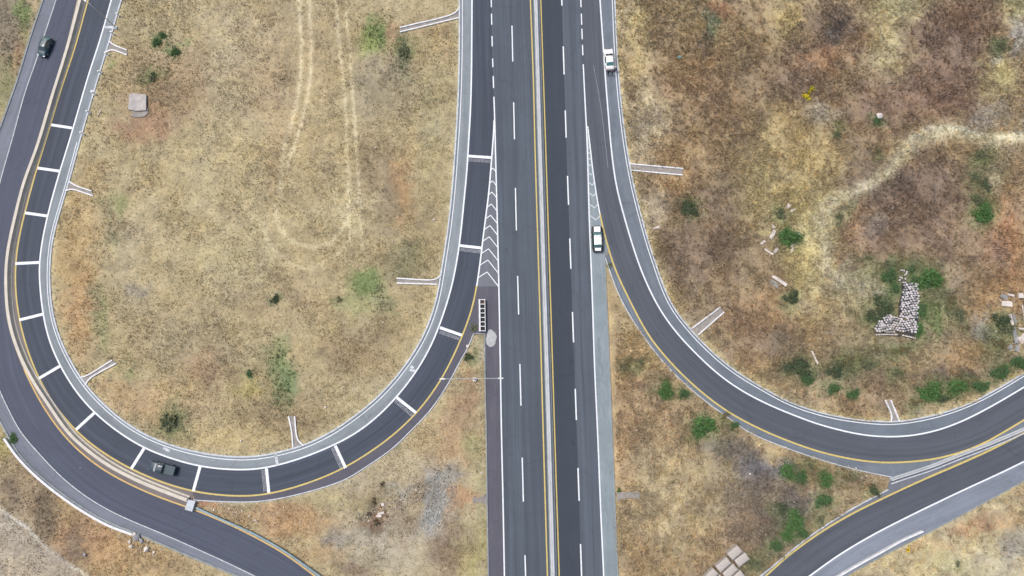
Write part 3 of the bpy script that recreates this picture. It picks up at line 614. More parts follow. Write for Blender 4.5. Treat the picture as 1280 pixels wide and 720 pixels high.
STRAW=(190,174,132); TAN=(172,154,116); BROWN=(146,124,98); RUST=(166,130,100); ORANGE=(180,146,104); GREY=(168,158,144); DARK=(116,99,84)
OLIVE=(136,132,92); GREEN=(110,138,72); DGREEN=(84,100,66); PALE=(200,190,162); ASH=(140,138,138); SAND=(190,180,158); PURP=(136,114,100); GBR=(156,140,118)
BL = [ # x, y, rx, ry, colour, strength   (soil and plant cover as surveyed)
 (300,240,130,100,STRAW,.30),(250,330,90,80,TAN,.4),(200,110,48,42,RUST,.45),(200,128,40,26,BROWN,.45),(178,158,34,18,(160,118,92),.65),(190,100,22,12,OLIVE,.6),
 (196,52,7,5,GREEN,.8),(218,68,6,6,GREEN,.8),(208,45,5,4,GREEN,.7),(230,52,5,5,GREEN,.6),(140,88,6,6,GREEN,.5),(470,42,17,22,GREEN,.85),(458,62,14,12,(140,155,80),.8),
 (503,72,9,26,(104,112,84),.8),(480,80,34,16,GREY,.3),(465,112,30,34,(140,130,112),.55),(500,110,20,40,(134,122,98),.5),(530,55,34,30,ORANGE,.3),(495,40,12,12,RUST,.6),(520,55,14,14,OLIVE,.4),
 (540,140,16,90,(160,150,112),.5),(504,240,12,44,(178,132,84),.6),(482,235,18,60,(134,116,96),.6),(455,225,12,60,(140,118,96),.4),(528,270,18,40,(142,128,98),.5),(512,330,28,22,(118,116,82),.6),
 (462,352,20,18,GREEN,.8),(476,375,16,20,(120,128,90),.6),(440,380,18,20,GREEN,.45),(348,455,14,26,(124,140,92),.8),(358,490,15,26,(118,136,88),.85),(335,440,16,14,OLIVE,.5),
 (214,525,10,17,DGREEN,.6),(125,410,7,30,(128,132,92),.6),(122,375,6,22,OLIVE,.5),(130,265,9,22,OLIVE,.55),(145,255,8,12,GREEN,.5),(140,300,14,14,GREEN,.3),(90,330,24,70,(184,150,100),.55),(95,400,16,60,(182,140,96),.55),
 (150,290,26,18,(142,126,106),.55),(160,340,22,46,(160,148,122),.5),(175,360,12,10,ASH,.4),(170,470,8,6,GREEN,.4),(165,455,16,7,OLIVE,.5),(250,455,26,16,(160,116,88),.45),(270,465,30,18,(150,124,98),.4),
 (160,505,60,22,(182,148,108),.55),(240,500,44,22,(178,150,112),.5),(310,487,22,12,(172,160,84),.5),(300,540,70,14,(188,166,120),.5),(380,520,34,24,(140,118,92),.6),(330,520,24,14,BROWN,.5),
 (430,440,32,26,(138,116,90),.5),(480,410,30,24,(136,124,96),.5),(470,440,30,30,(150,128,98),.4),(400,400,60,40,TAN,.3),(345,370,60,40,(164,144,112),.5),(420,60,50,50,(168,148,108),.3),
 (350,60,60,60,(164,142,112),.5),(270,40,40,40,(176,162,132),.5),(280,110,50,40,(170,156,128),.5),(340,130,34,40,(178,150,118),.4),(240,95,20,40,(168,134,100),.4),(390,200,50,40,(172,150,112),.4),(345,200,10,60,(160,132,100),.4),
 (215,420,50,40,(158,142,112),.5),(300,330,60,40,(182,168,128),.4),(110,250,16,50,(180,152,106),.5),(160,230,40,30,(182,162,122),.4),(440,260,26,22,(200,184,142),.6),(400,520,30,20,(176,158,120),.4),(450,500,40,30,(186,170,132),.5),
 # far left corner
 (10,40,30,60,(136,124,108),.8),(30,30,8,34,(128,132,84),.6),(22,70,12,30,(166,130,92),.6),(8,110,14,30,(120,124,80),.6),(30,12,8,12,GREEN,.5),
 # right field
 (900,80,120,110,(164,140,106),.8),(800,60,16,60,(186,166,120),.7),(812,150,24,50,(194,176,146),.75),(790,20,18,20,STRAW,.5),(850,80,36,50,(166,138,102),.6),(880,105,40,36,(156,120,88),.5),(834,110,16,20,(150,120,90),.4),
 (862,20,30,20,(170,148,108),.5),(888,30,10,20,(140,146,116),.9),(880,55,7,22,(118,104,92),.6),(905,12,14,14,(172,118,86),.5),(895,150,40,40,(150,122,92),.6),(930,170,24,60,(156,132,104),.5),
 (850,205,30,40,(170,136,96),.5),(838,235,22,36,(184,146,100),.55),(818,262,16,20,(196,176,146),.6),(860,262,9,12,DGREEN,.8),(890,290,60,60,(134,112,92),.75),(870,320,50,30,(130,108,90),.6),(918,245,22,50,(132,112,92),.5),
 (960,230,40,60,(182,162,112),.75),(1000,250,44,60,(192,172,118),.8),(1020,310,22,50,(200,180,124),.9),(1000,340,30,40,(184,164,110),.7),(985,180,34,40,(178,154,106),.6),
 (985,45,26,30,(176,156,110),.6),(1000,80,60,40,(142,116,96),.75),(1040,35,30,28,(128,108,94),.8),(1052,42,9,14,(88,92,98),.85),(1030,78,30,14,(172,128,94),.6),(1000,115,34,24,(130,108,92),.7),
 (985,20,16,20,(188,164,104),.5),(1065,50,20,20,(148,118,94),.5),(1112,60,22,36,(192,174,126),.75),(1130,10,44,16,(196,182,136),.8),(1185,60,50,44,(134,110,96),.85),(1205,20,40,26,(142,112,94),.8),(1130,125,60,30,(148,120,100),.8),(1185,110,50,36,(138,108,92),.7),
 (1250,95,22,24,(200,182,132),.95),(1272,12,16,14,(180,172,120),.7),(1274,48,10,22,(178,170,160),.8),(1245,58,12,10,(112,122,92),.7),(1246,72,6,6,(186,182,176),.7),(1237,142,22,14,(172,162,150),.7),(1032,145,22,14,(174,160,140),.75),
 (1046,168,6,8,OLIVE,.8),(1090,140,40,26,(142,114,96),.6),(1010,200,34,30,(182,158,108),.7),(975,205,20,60,(186,160,112),.6),
 (1085,215,18,24,(126,106,94),.8),(1140,240,66,46,(124,103,92),.9),(1150,290,70,40,(142,116,96),.8),(1085,285,26,26,(158,128,104),.7),(1070,280,18,24,(178,138,98),.4),(1095,280,14,14,(130,122,118),.5),
 (1060,260,10,14,(128,130,94),.6),(1237,210,18,36,(156,146,112),.7),(1232,195,12,14,(120,128,84),.6),(1240,225,10,16,(176,168,144),.7),(1205,330,50,50,(156,130,106),.6),(1255,290,26,50,(172,126,92),.7),(1272,330,16,50,(176,132,94),.7),
 (1250,330,14,22,(128,106,98),.6),(1070,360,38,26,(178,170,146),.85),(1050,385,40,14,(184,168,128),.6),(1100,340,26,14,OLIVE,.7),(1130,345,34,18,(130,128,84),.7),(1180,360,34,24,(158,140,112),.5),(1180,390,24,26,(150,142,106),.6),
 (1090,400,24,16,(124,122,82),.6),(1165,395,10,24,(112,132,70),.75),(1105,370,12,22,(116,120,80),.8),(1100,440,60,30,(150,138,104),.7),(1060,450,30,20,(136,130,92),.6),(1140,460,40,20,(158,136,110),.6),(1175,470,20,12,(112,98,92),.7),
 (1228,410,12,14,(160,164,172),.6),(1250,370,34,26,(186,146,98),.7),(1215,450,30,22,(184,148,104),.7),(1230,460,14,10,(198,170,150),.6),(1245,430,26,26,(128,124,88),.6),(1265,470,20,10,(156,134,104),.6),(1212,468,12,10,(96,84,86),.8),
 (1000,400,40,40,(172,148,106),.6),(965,385,26,34,(164,128,92),.6),(1010,430,26,20,(166,140,108),.5),(975,430,22,26,(130,114,106),.6),(940,340,30,30,(168,140,104),.5),(905,345,26,30,(146,122,96),.5),(930,410,30,34,(150,118,92),.6),
 (945,455,50,14,(182,150,108),.6),(890,425,24,14,(172,150,112),.5),(1010,495,60,14,(176,150,114),.6),(1090,505,40,18,(182,150,112),.6),(1190,495,60,14,(176,150,116),.6),(1040,470,60,16,(128,118,96),.5),(1105,485,14,24,(146,122,102),.6),(1100,512,14,10,(96,92,80),.4),
 # strip between highway and right ramp
 (790,420,40,60,(186,160,114),.6),(800,450,26,14,(158,132,104),.4),(830,460,44,20,(184,158,116),.5),(790,490,20,60,(176,142,110),.4),(850,620,80,80,(182,160,122),.9),(850,520,60,40,(170,142,108),.6),
 (780,560,12,60,(184,148,108),.5),(900,590,34,50,(160,142,114),.7),(940,620,40,50,(138,122,104),.85),(905,560,30,14,(116,112,108),.7),(945,580,26,14,(112,108,112),.85),(975,590,22,14,(120,114,116),.85),(1000,620,24,24,(128,118,112),.8),
 (950,600,20,14,(110,98,92),.7),(960,560,16,14,(186,160,112),.6),(1020,600,30,12,(170,138,104),.7),(1050,625,30,12,(168,150,110),.6),(1035,585,30,8,(176,140,100),.6),(1050,600,30,14,(150,128,104),.5),(1030,650,26,20,(168,142,108),.6),
 (960,660,26,30,(128,112,100),.7),(990,640,14,20,(104,98,100),.7),(920,660,24,24,(152,128,108),.6),(870,700,50,14,(178,148,110),.5),(800,700,22,30,(186,154,110),.6),(900,690,30,30,(170,142,108),.5),(960,705,14,12,(176,140,104),.5),
 # bottom right field
 (1200,690,130,60,(190,172,132),1.0),(1210,640,70,18,(196,174,134),.6),(1215,660,34,7,(170,128,92),.8),(1160,680,40,8,(184,146,106),.6),(1255,650,34,8,(178,140,104),.5),(1268,680,16,22,(150,142,136),.8),(1240,710,30,20,(186,174,150),.6),(1180,700,24,18,(172,162,120),.5),
 # triangle left of highway
 (520,640,110,80,(176,160,134),.9),(545,625,16,30,(150,148,146),.95),(560,600,12,20,(146,142,136),.8),(540,655,16,14,(158,158,158),.85),(505,615,26,10,(156,152,142),.7),(525,620,16,16,(152,130,104),.6),(512,650,20,24,(146,128,106),.5),
 (575,530,22,40,(174,142,110),.7),(560,560,24,20,(180,144,106),.6),(590,555,12,14,(150,150,98),.6),(598,600,10,40,(168,156,116),.7),(576,625,12,16,(178,136,96),.8),(568,645,12,10,(166,128,94),.6),(585,700,18,50,(166,152,104),.7),(560,690,16,34,(140,116,96),.7),
 (598,700,8,60,(164,156,104),.7),(430,590,30,12,(186,174,146),.5),(440,620,34,12,(182,164,112),.4),(400,625,50,8,(160,148,110),.5),(350,650,50,18,(170,130,94),.7),(380,650,34,20,(176,142,100),.6),(330,630,30,6,(138,130,100),.6),(420,672,16,12,(112,104,104),.7),
 (400,690,36,12,(178,146,106),.6),(455,665,44,14,(158,148,134),.6),(480,690,50,24,(172,160,138),.6),(440,710,22,12,(128,108,92),.7),(465,640,16,22,(128,118,88),.6),(470,650,14,10,(152,104,80),.6),(280,640,30,10,(150,122,94),.6),(265,632,14,5,(170,96,66),.7),
 (590,440,14,18,(176,164,132),.7),(597,440,8,12,(196,184,156),.8),(588,470,12,10,(170,134,102),.6),(592,495,12,22,(168,130,102),.6),(510,570,16,10,(184,170,140),.5),(530,545,20,20,(184,160,118),.6),
 # bottom left
 (60,600,60,60,(164,132,96),.8),(20,640,60,60,(164,154,142),.3),(25,580,26,30,(150,132,102),.7),(90,630,40,24,(184,154,108),.7),(110,680,50,30,(172,128,92),.8),(60,640,14,40,(118,104,88),.8),(100,670,14,30,(120,104,90),.6),(170,700,60,24,(186,152,106),.7),
 (130,650,40,12,(178,146,104),.5),(12,615,14,20,(120,104,88),.7),(215,705,50,12,(176,150,112),.6),(50,575,14,8,(176,146,104),.5),(8,560,10,10,(168,160,90),.6),(95,690,20,16,(110,100,88),.5),
]
TR = [ # wheel tracks and verges: points, half width px, colour, strength
 ([(419,-20),(424,50),(430,110),(434,175),(436,240),(437,300)],2.0,(216,200,160),.9),([(431,-20),(435,40),(441,110),(445,175),(449,240),(452,310)],2.0,(216,200,160),.9),
 ([(373,-20),(377,60),(374,110),(362,165)],2.4,(218,202,164),.9),([(386,-20),(389,80),(383,130),(374,165),(358,215)],2.4,(218,202,164),.9),([(448,0),(450,60)],1.6,(200,186,140),.4),([(455,110),(456,180)],1.2,(196,180,140),.4),([(477,180),(476,250)],1.4,(180,164,128),.4),
 ([(344,255),(350,285),(368,303),(400,308),(425,292),(437,262)],2.8,(218,202,162),.95),([(330,290),(350,320),(380,335),(400,330),(430,310),(445,290)],2.4,(214,198,158),.7),([(335,270),(333,300),(340,330)],3,(208,192,152),.6), ([(357,180),(352,215),(350,250)],3,(212,196,158),.7),
 ([(1290,168),(1255,176),(1220,172),(1190,163),(1165,165),(1146,172),(1130,186),(1118,202),(1098,222),(1075,238),(1050,247),(1036,256),(1028,275),(1031,330)],9,(202,188,158),1.0), ([(1034,262),(1028,285),(1022,320),(1012,350)],14,(196,178,130),.6),
 ([(1290,163),(1255,171),(1220,168),(1190,160),(1160,160),(1140,172)],2,(222,212,186),.9),([(1150,178),(1128,196),(1108,218),(1080,238),(1052,250)],2,(222,208,178),.9),
 ([(1280,150),(1262,176)],4,(190,180,156),.6),
 ([(-10,626),(20,650),(37,662),(60,688),(90,708),(120,728)],1.5,(222,216,206),1.25),([(-10,631),(20,656),(50,686)],1.5,(130,120,110),.8), ([(24,650),(44,664),(66,688),(98,708),(130,728)],1.3,(128,116,100),.8),
 ([(1165,165),(1150,180),(1130,195)],8,(186,172,144),.5),
]
VERGE = [('LK',5,(200,186,146),.6,-1),('RK',6.0,(208,188,140),.75,1),('RI',2.5,(184,164,124),.4,1),('MK',4,(190,162,112),.5,1),('SK',4,(192,174,130),.6,1),('OK',4,(176,160,124),.5,1),('LO',3,(176,166,138),.5,1)]
SH = [ # x, y, rx px, ry px, kind, label, group
 (987,297,12,12,'green','bright green round shrub ringed by broken white slabs on the right field'),
 (974,266,8,10,'dull','dull green shrub just above left of the broken white slabs'),
 (988,371,9,8,'dark','small dark green shrub below the long white plank'),
 (861,263,9,11,'dark','lone dark shrub on brown weeds right of the right ramp'),
 (1229,266,13,11,'green','bright green shrub at the right edge below the dirt track'),
 (1219,250,9,8,'dull','dull green shrub touching the upper left of the brighter one near the right edge'),
 (1231,232,5,9,'dark','narrow dark shrub above the bright green one near the right edge'),
 (1160,350,15,13,'green','largest green shrub at the upper right of the stone pile'),
 (1141,352,9,8,'green2','green shrub between the stone pile and the largest shrub beside it'),
 (1111,343,10,9,'green2','green shrub at the upper left of the stone pile'),
 (1084,323,6,5,'dull','small green shrub alone above the pale bare patch'),
 (1152,385,7,12,'green2','narrow green shrub hugging the right side of the stone pile'),
 (1147,413,6,9,'green','green shrub at the lower right foot of the stone pile'),
 (1103,383,10,14,'dark','dark shrub in the inner corner left of the stone pile'),
 (1090,398,7,9,'dark','dark shrub at the left tip of the stone pile'),
 (997,462,15,12,'dark','wide dark shrub above the bottom bend of the right ramp, next to the white stick'),
 (1010,474,8,8,'green2','green shrub at the lower right of the wide dark one'),
 (1042,463,10,9,'dark','dark shrub on its own between the white stick and the upright chute'),
 (1041,488,8,7,'green2','left of two small green shrubs above the bend of the right ramp'),
 (1066,491,9,7,'green2','right of two small green shrubs above the bend of the right ramp'),
 (1162,489,15,11,'green','large bright green shrub right of the upright drain chute'),
 (1194,485,14,9,'green','green shrub next right of the large one by the upright drain chute'),
 (1226,481,11,8,'green2','green shrub close to the right ramp kerb, third right of the upright chute'),
 (1249,463,12,10,'green2','rounded green shrub close to the right edge above the ramp'),
 (1145,503,9,6,'olive','olive shrub just below left of the large bright one by the ramp kerb'),
 (1255,412,13,10,'dull','olive green shrub left of the heap of broken slabs at the right edge'),
 (1248,428,9,8,'olive','olive bush beneath the dull green one by the broken slabs'),
 (1250,400,10,9,'dark','dark bush above the dull green one by the broken slabs'),
 (832,488,10,10,'green','green round shrub beside the highway inside the right ramp'),
 (854,494,7,7,'green2','small green shrub next to the round one inside the right ramp'),
 (877,534,16,12,'green','big green shrub inside the right ramp near its kerb'),
 (783,455,9,7,'olive','olive shrub closest to the highway right shoulder'),
 (917,533,6,5,'green2','tiny green shrub against the inner kerb of the right ramp'),
 (984,590,9,9,'green','leftmost of three shrubs at the meeting of the two right ramps'),
 (1000,594,9,9,'green2','middle one of three shrubs at the meeting of the two right ramps'),
 (1031,598,10,9,'green','rightmost of three shrubs at the meeting of the two right ramps'),
 (1027,628,11,9,'green2','dark green shrub below the three at the meeting of the right ramps'),
 (992,650,13,11,'green','big green shrub between the grey dirt and the lower ramp'),
 (1000,668,8,8,'green2','green shrub close against the kerb of the lower ramp'),
 (983,667,8,8,'green','green shrub at the lower left of the big one near the lower ramp'),
 (1026,650,6,6,'dull','small dull shrub beside the lower ramp kerb'),
 (967,683,8,9,'green2','green shrub nearest the row of concrete blocks by the lower ramp'),
 (942,702,13,11,'dull','leafy shrub overlapping the concrete blocks at the bottom'),
 (1093,612,8,6,'dark','dark shrub in the tip where the two right ramps part'),
 (214,525,12,16,'dull','grey-green tall weed clump low on the left field above the loop ramp'),
 (313,468,5,4,'green2','small green shrub in the lower middle of the left field'),
 (343,374,6,5,'dark','small dark weed in the middle of the left field'),
 (425,374,4,5,'olive','yellow-green weed right of the small dark weed in the left field'),
 (196,55,6,6,'green2','leftmost of the small green weeds above the concrete slab'),
 (219,67,6,6,'green2','rightmost of the small green weeds above the concrete slab'),
 (205,45,5,4,'green2','topmost of the small green weeds above the concrete slab'),
 (192,98,8,6,'dull','grey-green weed just above the concrete slab'),
 (504,66,8,12,'dull','dark green weed strip below the long sloping drain chute'),
 (17,548,6,6,'green','green shrub growing over the kerb at the left edge of the ramp'),
 (593,409,5,8,'dull','green weed at the nose of the gore beside the white ladder frame'),
 (586,447,5,5,'dark','round dark weed in the gravel wedge between loop and highway'),
 (1010,117,8,8,'yellow','bright yellow flowering bush in the upper right field'),
 (1097,153,6,5,'green2','small green shrub under the white boulder'),
 (1046,169,6,6,'dull','small shrub above the dirt track'),
 (1097,190,5,5,'dull','small shrub on the upper edge of the dirt track bend'),
 (762,331,4,6,'dull','green weed at the tip of the wedge between shoulder and right ramp'),
 (476,604,4,4,'brown','olive round tuft standing alone above the rubbish in the lower triangle'),
 (466,627,6,4,'brown','olive round tuft directly above left of the white rubbish'),
 (460,641,4,5,'brown','olive round tuft left of the white rubbish'),
 (470,655,6,5,'brown','olive tuft below the white rubbish'),
 (1250,58,7,7,'dull','grey-green shrub near the upper right corner'),
 (1196,705,5,4,'dull','small green weed in the bottom right field'),
 (774,613,3,3,'green','tiny green weed at the short reddish drain chute'),
 (1223,195,8,8,'dull','dull shrub at the bend below the dirt track near the right edge'),
 (1270,455,10,9,'green2','green shrub at the very right edge above the ramp kerb'),
 (1212,478,9,6,'olive','olive shrub between two green ones along the right ramp kerb'),
 (1176,497,9,5,'dark','low dark shrub under the large bright green one by the ramp'),
 (1120,468,10,7,'dull','dull low shrub above the upright drain chute'),
 (1085,455,11,8,'dull','dull low shrub between the stone pile and the ramp bend'),
 (1058,452,10,8,'olive','olive low shrub above the lone dark one near the ramp bend'),
 (1200,395,10,9,'dull','dull low shrub between the stone pile and the rubble heap'),
 (1186,376,9,8,'olive','olive low shrub right of the stone pile'),
 (1125,437,12,6,'olive','olive low shrub just under the foot of the stone pile'),
 (1117,362,6,9,'green2','green shrub on the upper left flank of the stone pile'),
 (1140,338,6,5,'green2','small green shrub at the very top of the stone pile'),
 (975,636,8,7,'dark','dark low shrub left of the big green one near the lower ramp'),
 (1012,582,6,5,'dull','small dull shrub above the gap of the three green ones'),
 (1060,598,8,6,'olive','olive low shrub under the inner kerb near the ramp split'),
 (800,452,6,5,'dull','small dull weed right of the olive shrub by the highway'),
 (905,520,7,5,'olive','olive weed under the inner kerb of the right ramp'),
 (1048,272,6,6,'dull','dull shrub at the lower end of the dirt track'),
 (1108,330,8,6,'dull','pale green weed above the upper left shrub of the stone pile'),
 (1216,222,8,9,'dull','dull tall weed between the track and the bright green shrub at the right edge'),
]
for _x, _y, _rx, _ry, _k, _l in SH:
    if _k != 'yellow' and _rx > 3: BL.append((_x, _y, _rx * 1.5, _ry * 1.5, (118, 128, 86) if _k != 'brown' else (120, 108, 84), .55))
def slin(c):
    return np.array(lin(c))
def seg_dist(px, py, pts):
    d = np.full(px.shape, 1e9)
    for (x0, y0), (x1, y1) in zip(pts[:-1], pts[1:]):
        m = (px > min(x0, x1) - 40) & (px < max(x0, x1) + 40) & (py > min(y0, y1) - 40) & (py < max(y0, y1) + 40)
        if not m.any(): continue
        X, Y = px[m], py[m]; dx, dy = x1 - x0, y1 - y0
        t = np.clip(((X - x0) * dx + (Y - y0) * dy) / (dx * dx + dy * dy + 1e-9), 0, 1)
        d[m] = np.minimum(d[m], np.hypot(X - x0 - t * dx, Y - y0 - t * dy))
    return d
VERGE_PTS = {k: [tuple(p) for p in C[k][::6]] for k in ('LK','RK','RI','MK','SK','OK','LO')}
def ground_tone(wx, wy):
    px, py = world_to_px(wx, wy)
    qx = px + (fbm(wx, wy, 7, 1) - .5) * 24 + (fbm(wx, wy, 2.2, 5) - .5) * 22 + (fbm(wx, wy, .9, 7, 2) - .5) * 12
    qy = py + (fbm(wx, wy, 7, 2) - .5) * 24 + (fbm(wx, wy, 2.2, 6) - .5) * 22 + (fbm(wx, wy, .9, 8, 2) - .5) * 12
    n = px.shape[0]
    base = np.tile(slin(TAN), (n, 1))
    r = px > 690
    base[r] = slin((162, 138, 106))
    for x, y, rx, ry, c, s in BL:
        m = (np.abs(qx - x) < rx * 2.2) & (np.abs(qy - y) < ry * 2.2)
        if not m.any(): continue
        d2 = ((qx[m] - x) / rx) ** 2 + ((qy[m] - y) / ry) ** 2
        wgt = (s * np.exp(-(d2 ** 1.7) * .75))[:, None]
        base[m] = base[m] * (1 - wgt) + slin(c) * wgt
    wx2 = px + (fbm(wx, wy, 2.5, 31) - .5) * 3; wy2 = py + (fbm(wx, wy, 2.5, 32) - .5) * 3
    for pts, hw, c, s in TR:
        P_ = [tuple(p) for p in smooth(pts, max(8, len(pts) * 5))] if len(pts) > 2 else pts
        d = seg_dist(wx2, wy2, P_); wgt = (s * .8 * np.exp(-(d / hw) ** 2) * (1.15 if hw > 5 else (.62 + .4 * np.clip(fbm(wx, wy, 6, 40), 0, 1))))[:, None]; wgt = np.clip(wgt, 0, 1)
        base = base * (1 - wgt) + slin(c) * wgt
    for k, hw, c, s, _ in VERGE:
        d = seg_dist(wx2, wy2, VERGE_PTS[k]); wgt = (s * np.exp(-(d / hw) ** 2))[:, None]
        base = base * (1 - wgt) + slin(c) * wgt
    # plain field below the bottom left farm track
    m = (np.clip((py - 634 - px * .80) / 6 + (fbm(wx, wy, 2, 33) - .5) * 3, 0, 1) * (px < 130) * .75)[:, None]
    base = base * (1 - m) + slin((172, 158, 142)) * m
    # mottling of soil, straw and weeds
    v1 = fbm(wx, wy, 3.2, 50, 5); v2 = fbm(wx, wy, 1.1, 60, 3); v3 = fbm(wx, wy, 14, 70, 3)
    amp = np.where(r, 1.0, .8)
    k = 1 + (v1 - .5) * .42 * amp + (v2 - .5) * .5 * amp + (v3 - .5) * .16
    base = base * np.clip(k, .45, 1.6)[:, None]
    q = np.clip((fbm(wx, wy, 1.7, 64, 3) - .38) * 4.2, 0, 1)[:, None]; sg = np.where(r, 1.0, .55)[:, None]
    base = base * (1 + sg * (q * np.array([1.10, 1.08, 1.02]) + (1 - q) * np.array([.91, .89, .92]) - 1))
    warm = (fbm(wx, wy, 5, 80, 4) - .5) * amp
    base = base * np.stack([1 + warm * .06, 1 - warm * .04, 1 - warm * .26], 1)
    lum = (base @ np.array([.3, .59, .11]))[:, None]
    base = lum + (base - lum) * np.where(r, .84, .86)[:, None]
    base = base * np.where(r[:, None], np.array([1.17, 1.28, 1.30]), np.array([1.19, 1.265, 1.28]))
    return np.clip(base, .01, .85)

# road footprint (world polygons) for keeping the ground and grass clear
def wp(*cs):
    out = []
    for c, rev in cs:
        a = W(c[::3])[:, :2]; out.append(a[::-1] if rev else a)
    return np.vstack(out)
iOY = int(np.argmin(np.hypot(C['OY'][:,0]-243, C['OY'][:,1]-637)))
iLY = int(np.argmin(np.hypot(C['LY'][:,0]-243, C['LY'][:,1]-614.5)))
FOOT = [wp((C['OK'],0),(C['OY'],1)), wp((C['OY'][:iOY+1],0),(C['LY'][:iLY+1],1)), wp((C['LY'],0),(C['LK'],1)),
        wp((sub('LY',(241,614),(587,397)),0),(C['LO'],1)), np.array([G(*p)[:2] for p in gore_pts]), wp((C['ML'],0),(C['MR'],1)),
        wp((sub('MR',(738,312),None),0),(C['MK'],1)), np.array([G(*p)[:2] for p in [(726,0),(733,150),(742,220),(748,258),(755,290),(760,314),(757,326),(737,332)]]),
        wp((C['RY'],0),(C['RK'],1)), wp((sub('RY',(762,316),(1118,578.5)),0),(C['RI'],1)), wp((C['SY'],0),(C['SK'],1)), wp((C['SI'],0),(sub('SY',None,(1114,618)),1)),
        np.array([G(*p)[:2] for p in ry + sy[::-1]]), wp((sub('OY',(240,636),None),0),(np.array(smooth([(236,630),(247,636.5),(282,652),(320,669.5),(357,690.5),(405,724)], ext1=120)),1))]
for a, b, _ in CH:
    FOOT.append(np.array([G(*p)[:2] for p in list(a) + list(b)[::-1]]))
def inpoly(x, y, P):
    r = np.zeros(x.shape, bool)
    m = (x > P[:, 0].min()) & (x < P[:, 0].max()) & (y > P[:, 1].min()) & (y < P[:, 1].max())
    if not m.any(): return r
    X, Y = x[m], y[m]; c = np.zeros(X.shape, bool)
    x1, y1 = P[-1]
    for x2, y2 in P:
        if y1 != y2:
            t = ((y1 > Y) != (y2 > Y)) & (X < (x2 - x1) * (Y - y1) / (y2 - y1) + x1); c ^= t
        x1, y1 = x2, y2
    r[m] = c; return r
def on_road(x, y):
    r = np.zeros(x.shape, bool)
    for P in FOOT: r |= inpoly(x, y, P)
    return r

st = 0.34
fx_ = np.arange(-112, 112, st); far = np.array([1, 3, 7, 15, 30, 60, 120, 300, 800, 2500, 6000.])
gx = np.r_[-112 - far[::-1], fx_, fx_[-1] + far]
fy_ = np.arange(-52, 88, st); gy = np.r_[-52 - far[::-1], fy_, fy_[-1] + far]
XX, YY = np.meshgrid(gx, gy); fxx, fyy = XX.ravel(), YY.ravel()
road = on_road(fxx, fyy)
tone = ground_tone(fxx, fyy)
R2 = road.reshape(XX.shape); near = R2.copy()
near[1:] |= R2[:-1]; near[:-1] |= R2[1:]; near[:, 1:] |= R2[:, :-1]; near[:, :-1] |= R2[:, 1:]
zz = .04 + (fbm(fxx, fyy, 9, 90, 4) - .45) * .5 + (fbm(fxx, fyy, 1.3, 95, 3) - .5) * .35
# smooth clearance from the roads
clear = np.where(near, 0.0, 1.0)
for _ in range(8):
    c2 = clear.copy(); c2[1:-1, 1:-1] = (clear[1:-1, 1:-1] * 2 + clear[:-2, 1:-1] + clear[2:, 1:-1] + clear[1:-1, :-2] + clear[1:-1, 2:]) / 6; clear = np.where(near, 0, c2)
zz = np.maximum(zz, -.05) * clear.ravel() + np.where(R2.ravel(), -.12, np.where(near.ravel(), -.03, .02))
nx_, ny_ = len(gx), len(gy)
vid = np.arange(nx_ * ny_).reshape(ny_, nx_)
quads = np.stack([vid[:-1, :-1].ravel(), vid[:-1, 1:].ravel(), vid[1:, 1:].ravel(), vid[1:, :-1].ravel()], 1)
def np_mesh(name, V, Fc, k, tones=None):
    me = bpy.data.meshes.new(name)
    me.vertices.add(len(V)); me.vertices.foreach_set('co', V.astype(np.float32).ravel())
    me.loops.add(Fc.size); me.loops.foreach_set('vertex_index', Fc.astype(np.int32).ravel())
    me.polygons.add(len(Fc)); me.polygons.foreach_set('loop_start', np.arange(0, Fc.size, k, dtype=np.int32))
    me.polygons.foreach_set('loop_total', np.full(len(Fc), k, np.int32))
    me.update(calc_edges=True)
    if tones is not None:
        a = me.color_attributes.new('tone', 'FLOAT_COLOR', 'POINT')
        a.data.foreach_set('color', np.c_[tones, np.ones(len(tones))].astype(np.float32).ravel())
    return me
me = np_mesh('ground', np.c_[fxx, fyy, zz], quads, 4, tone)
me.polygons.foreach_set('use_smooth', np.ones(len(quads), bool))
tag(link('ground', me, M['ground']), kind='structure')

def ground_z(x, y):
    i = int(np.clip(np.searchsorted(gx, x), 1, nx_ - 1)); j = int(np.clip(np.searchsorted(gy, y), 1, ny_ - 1))
    return float(max(zz.reshape(ny_, nx_)[j, i], zz.reshape(ny_, nx_)[j - 1, i - 1]))
def GZ(px, py):
    p = G(px, py); p.z = ground_z(p.x, p.y); return p

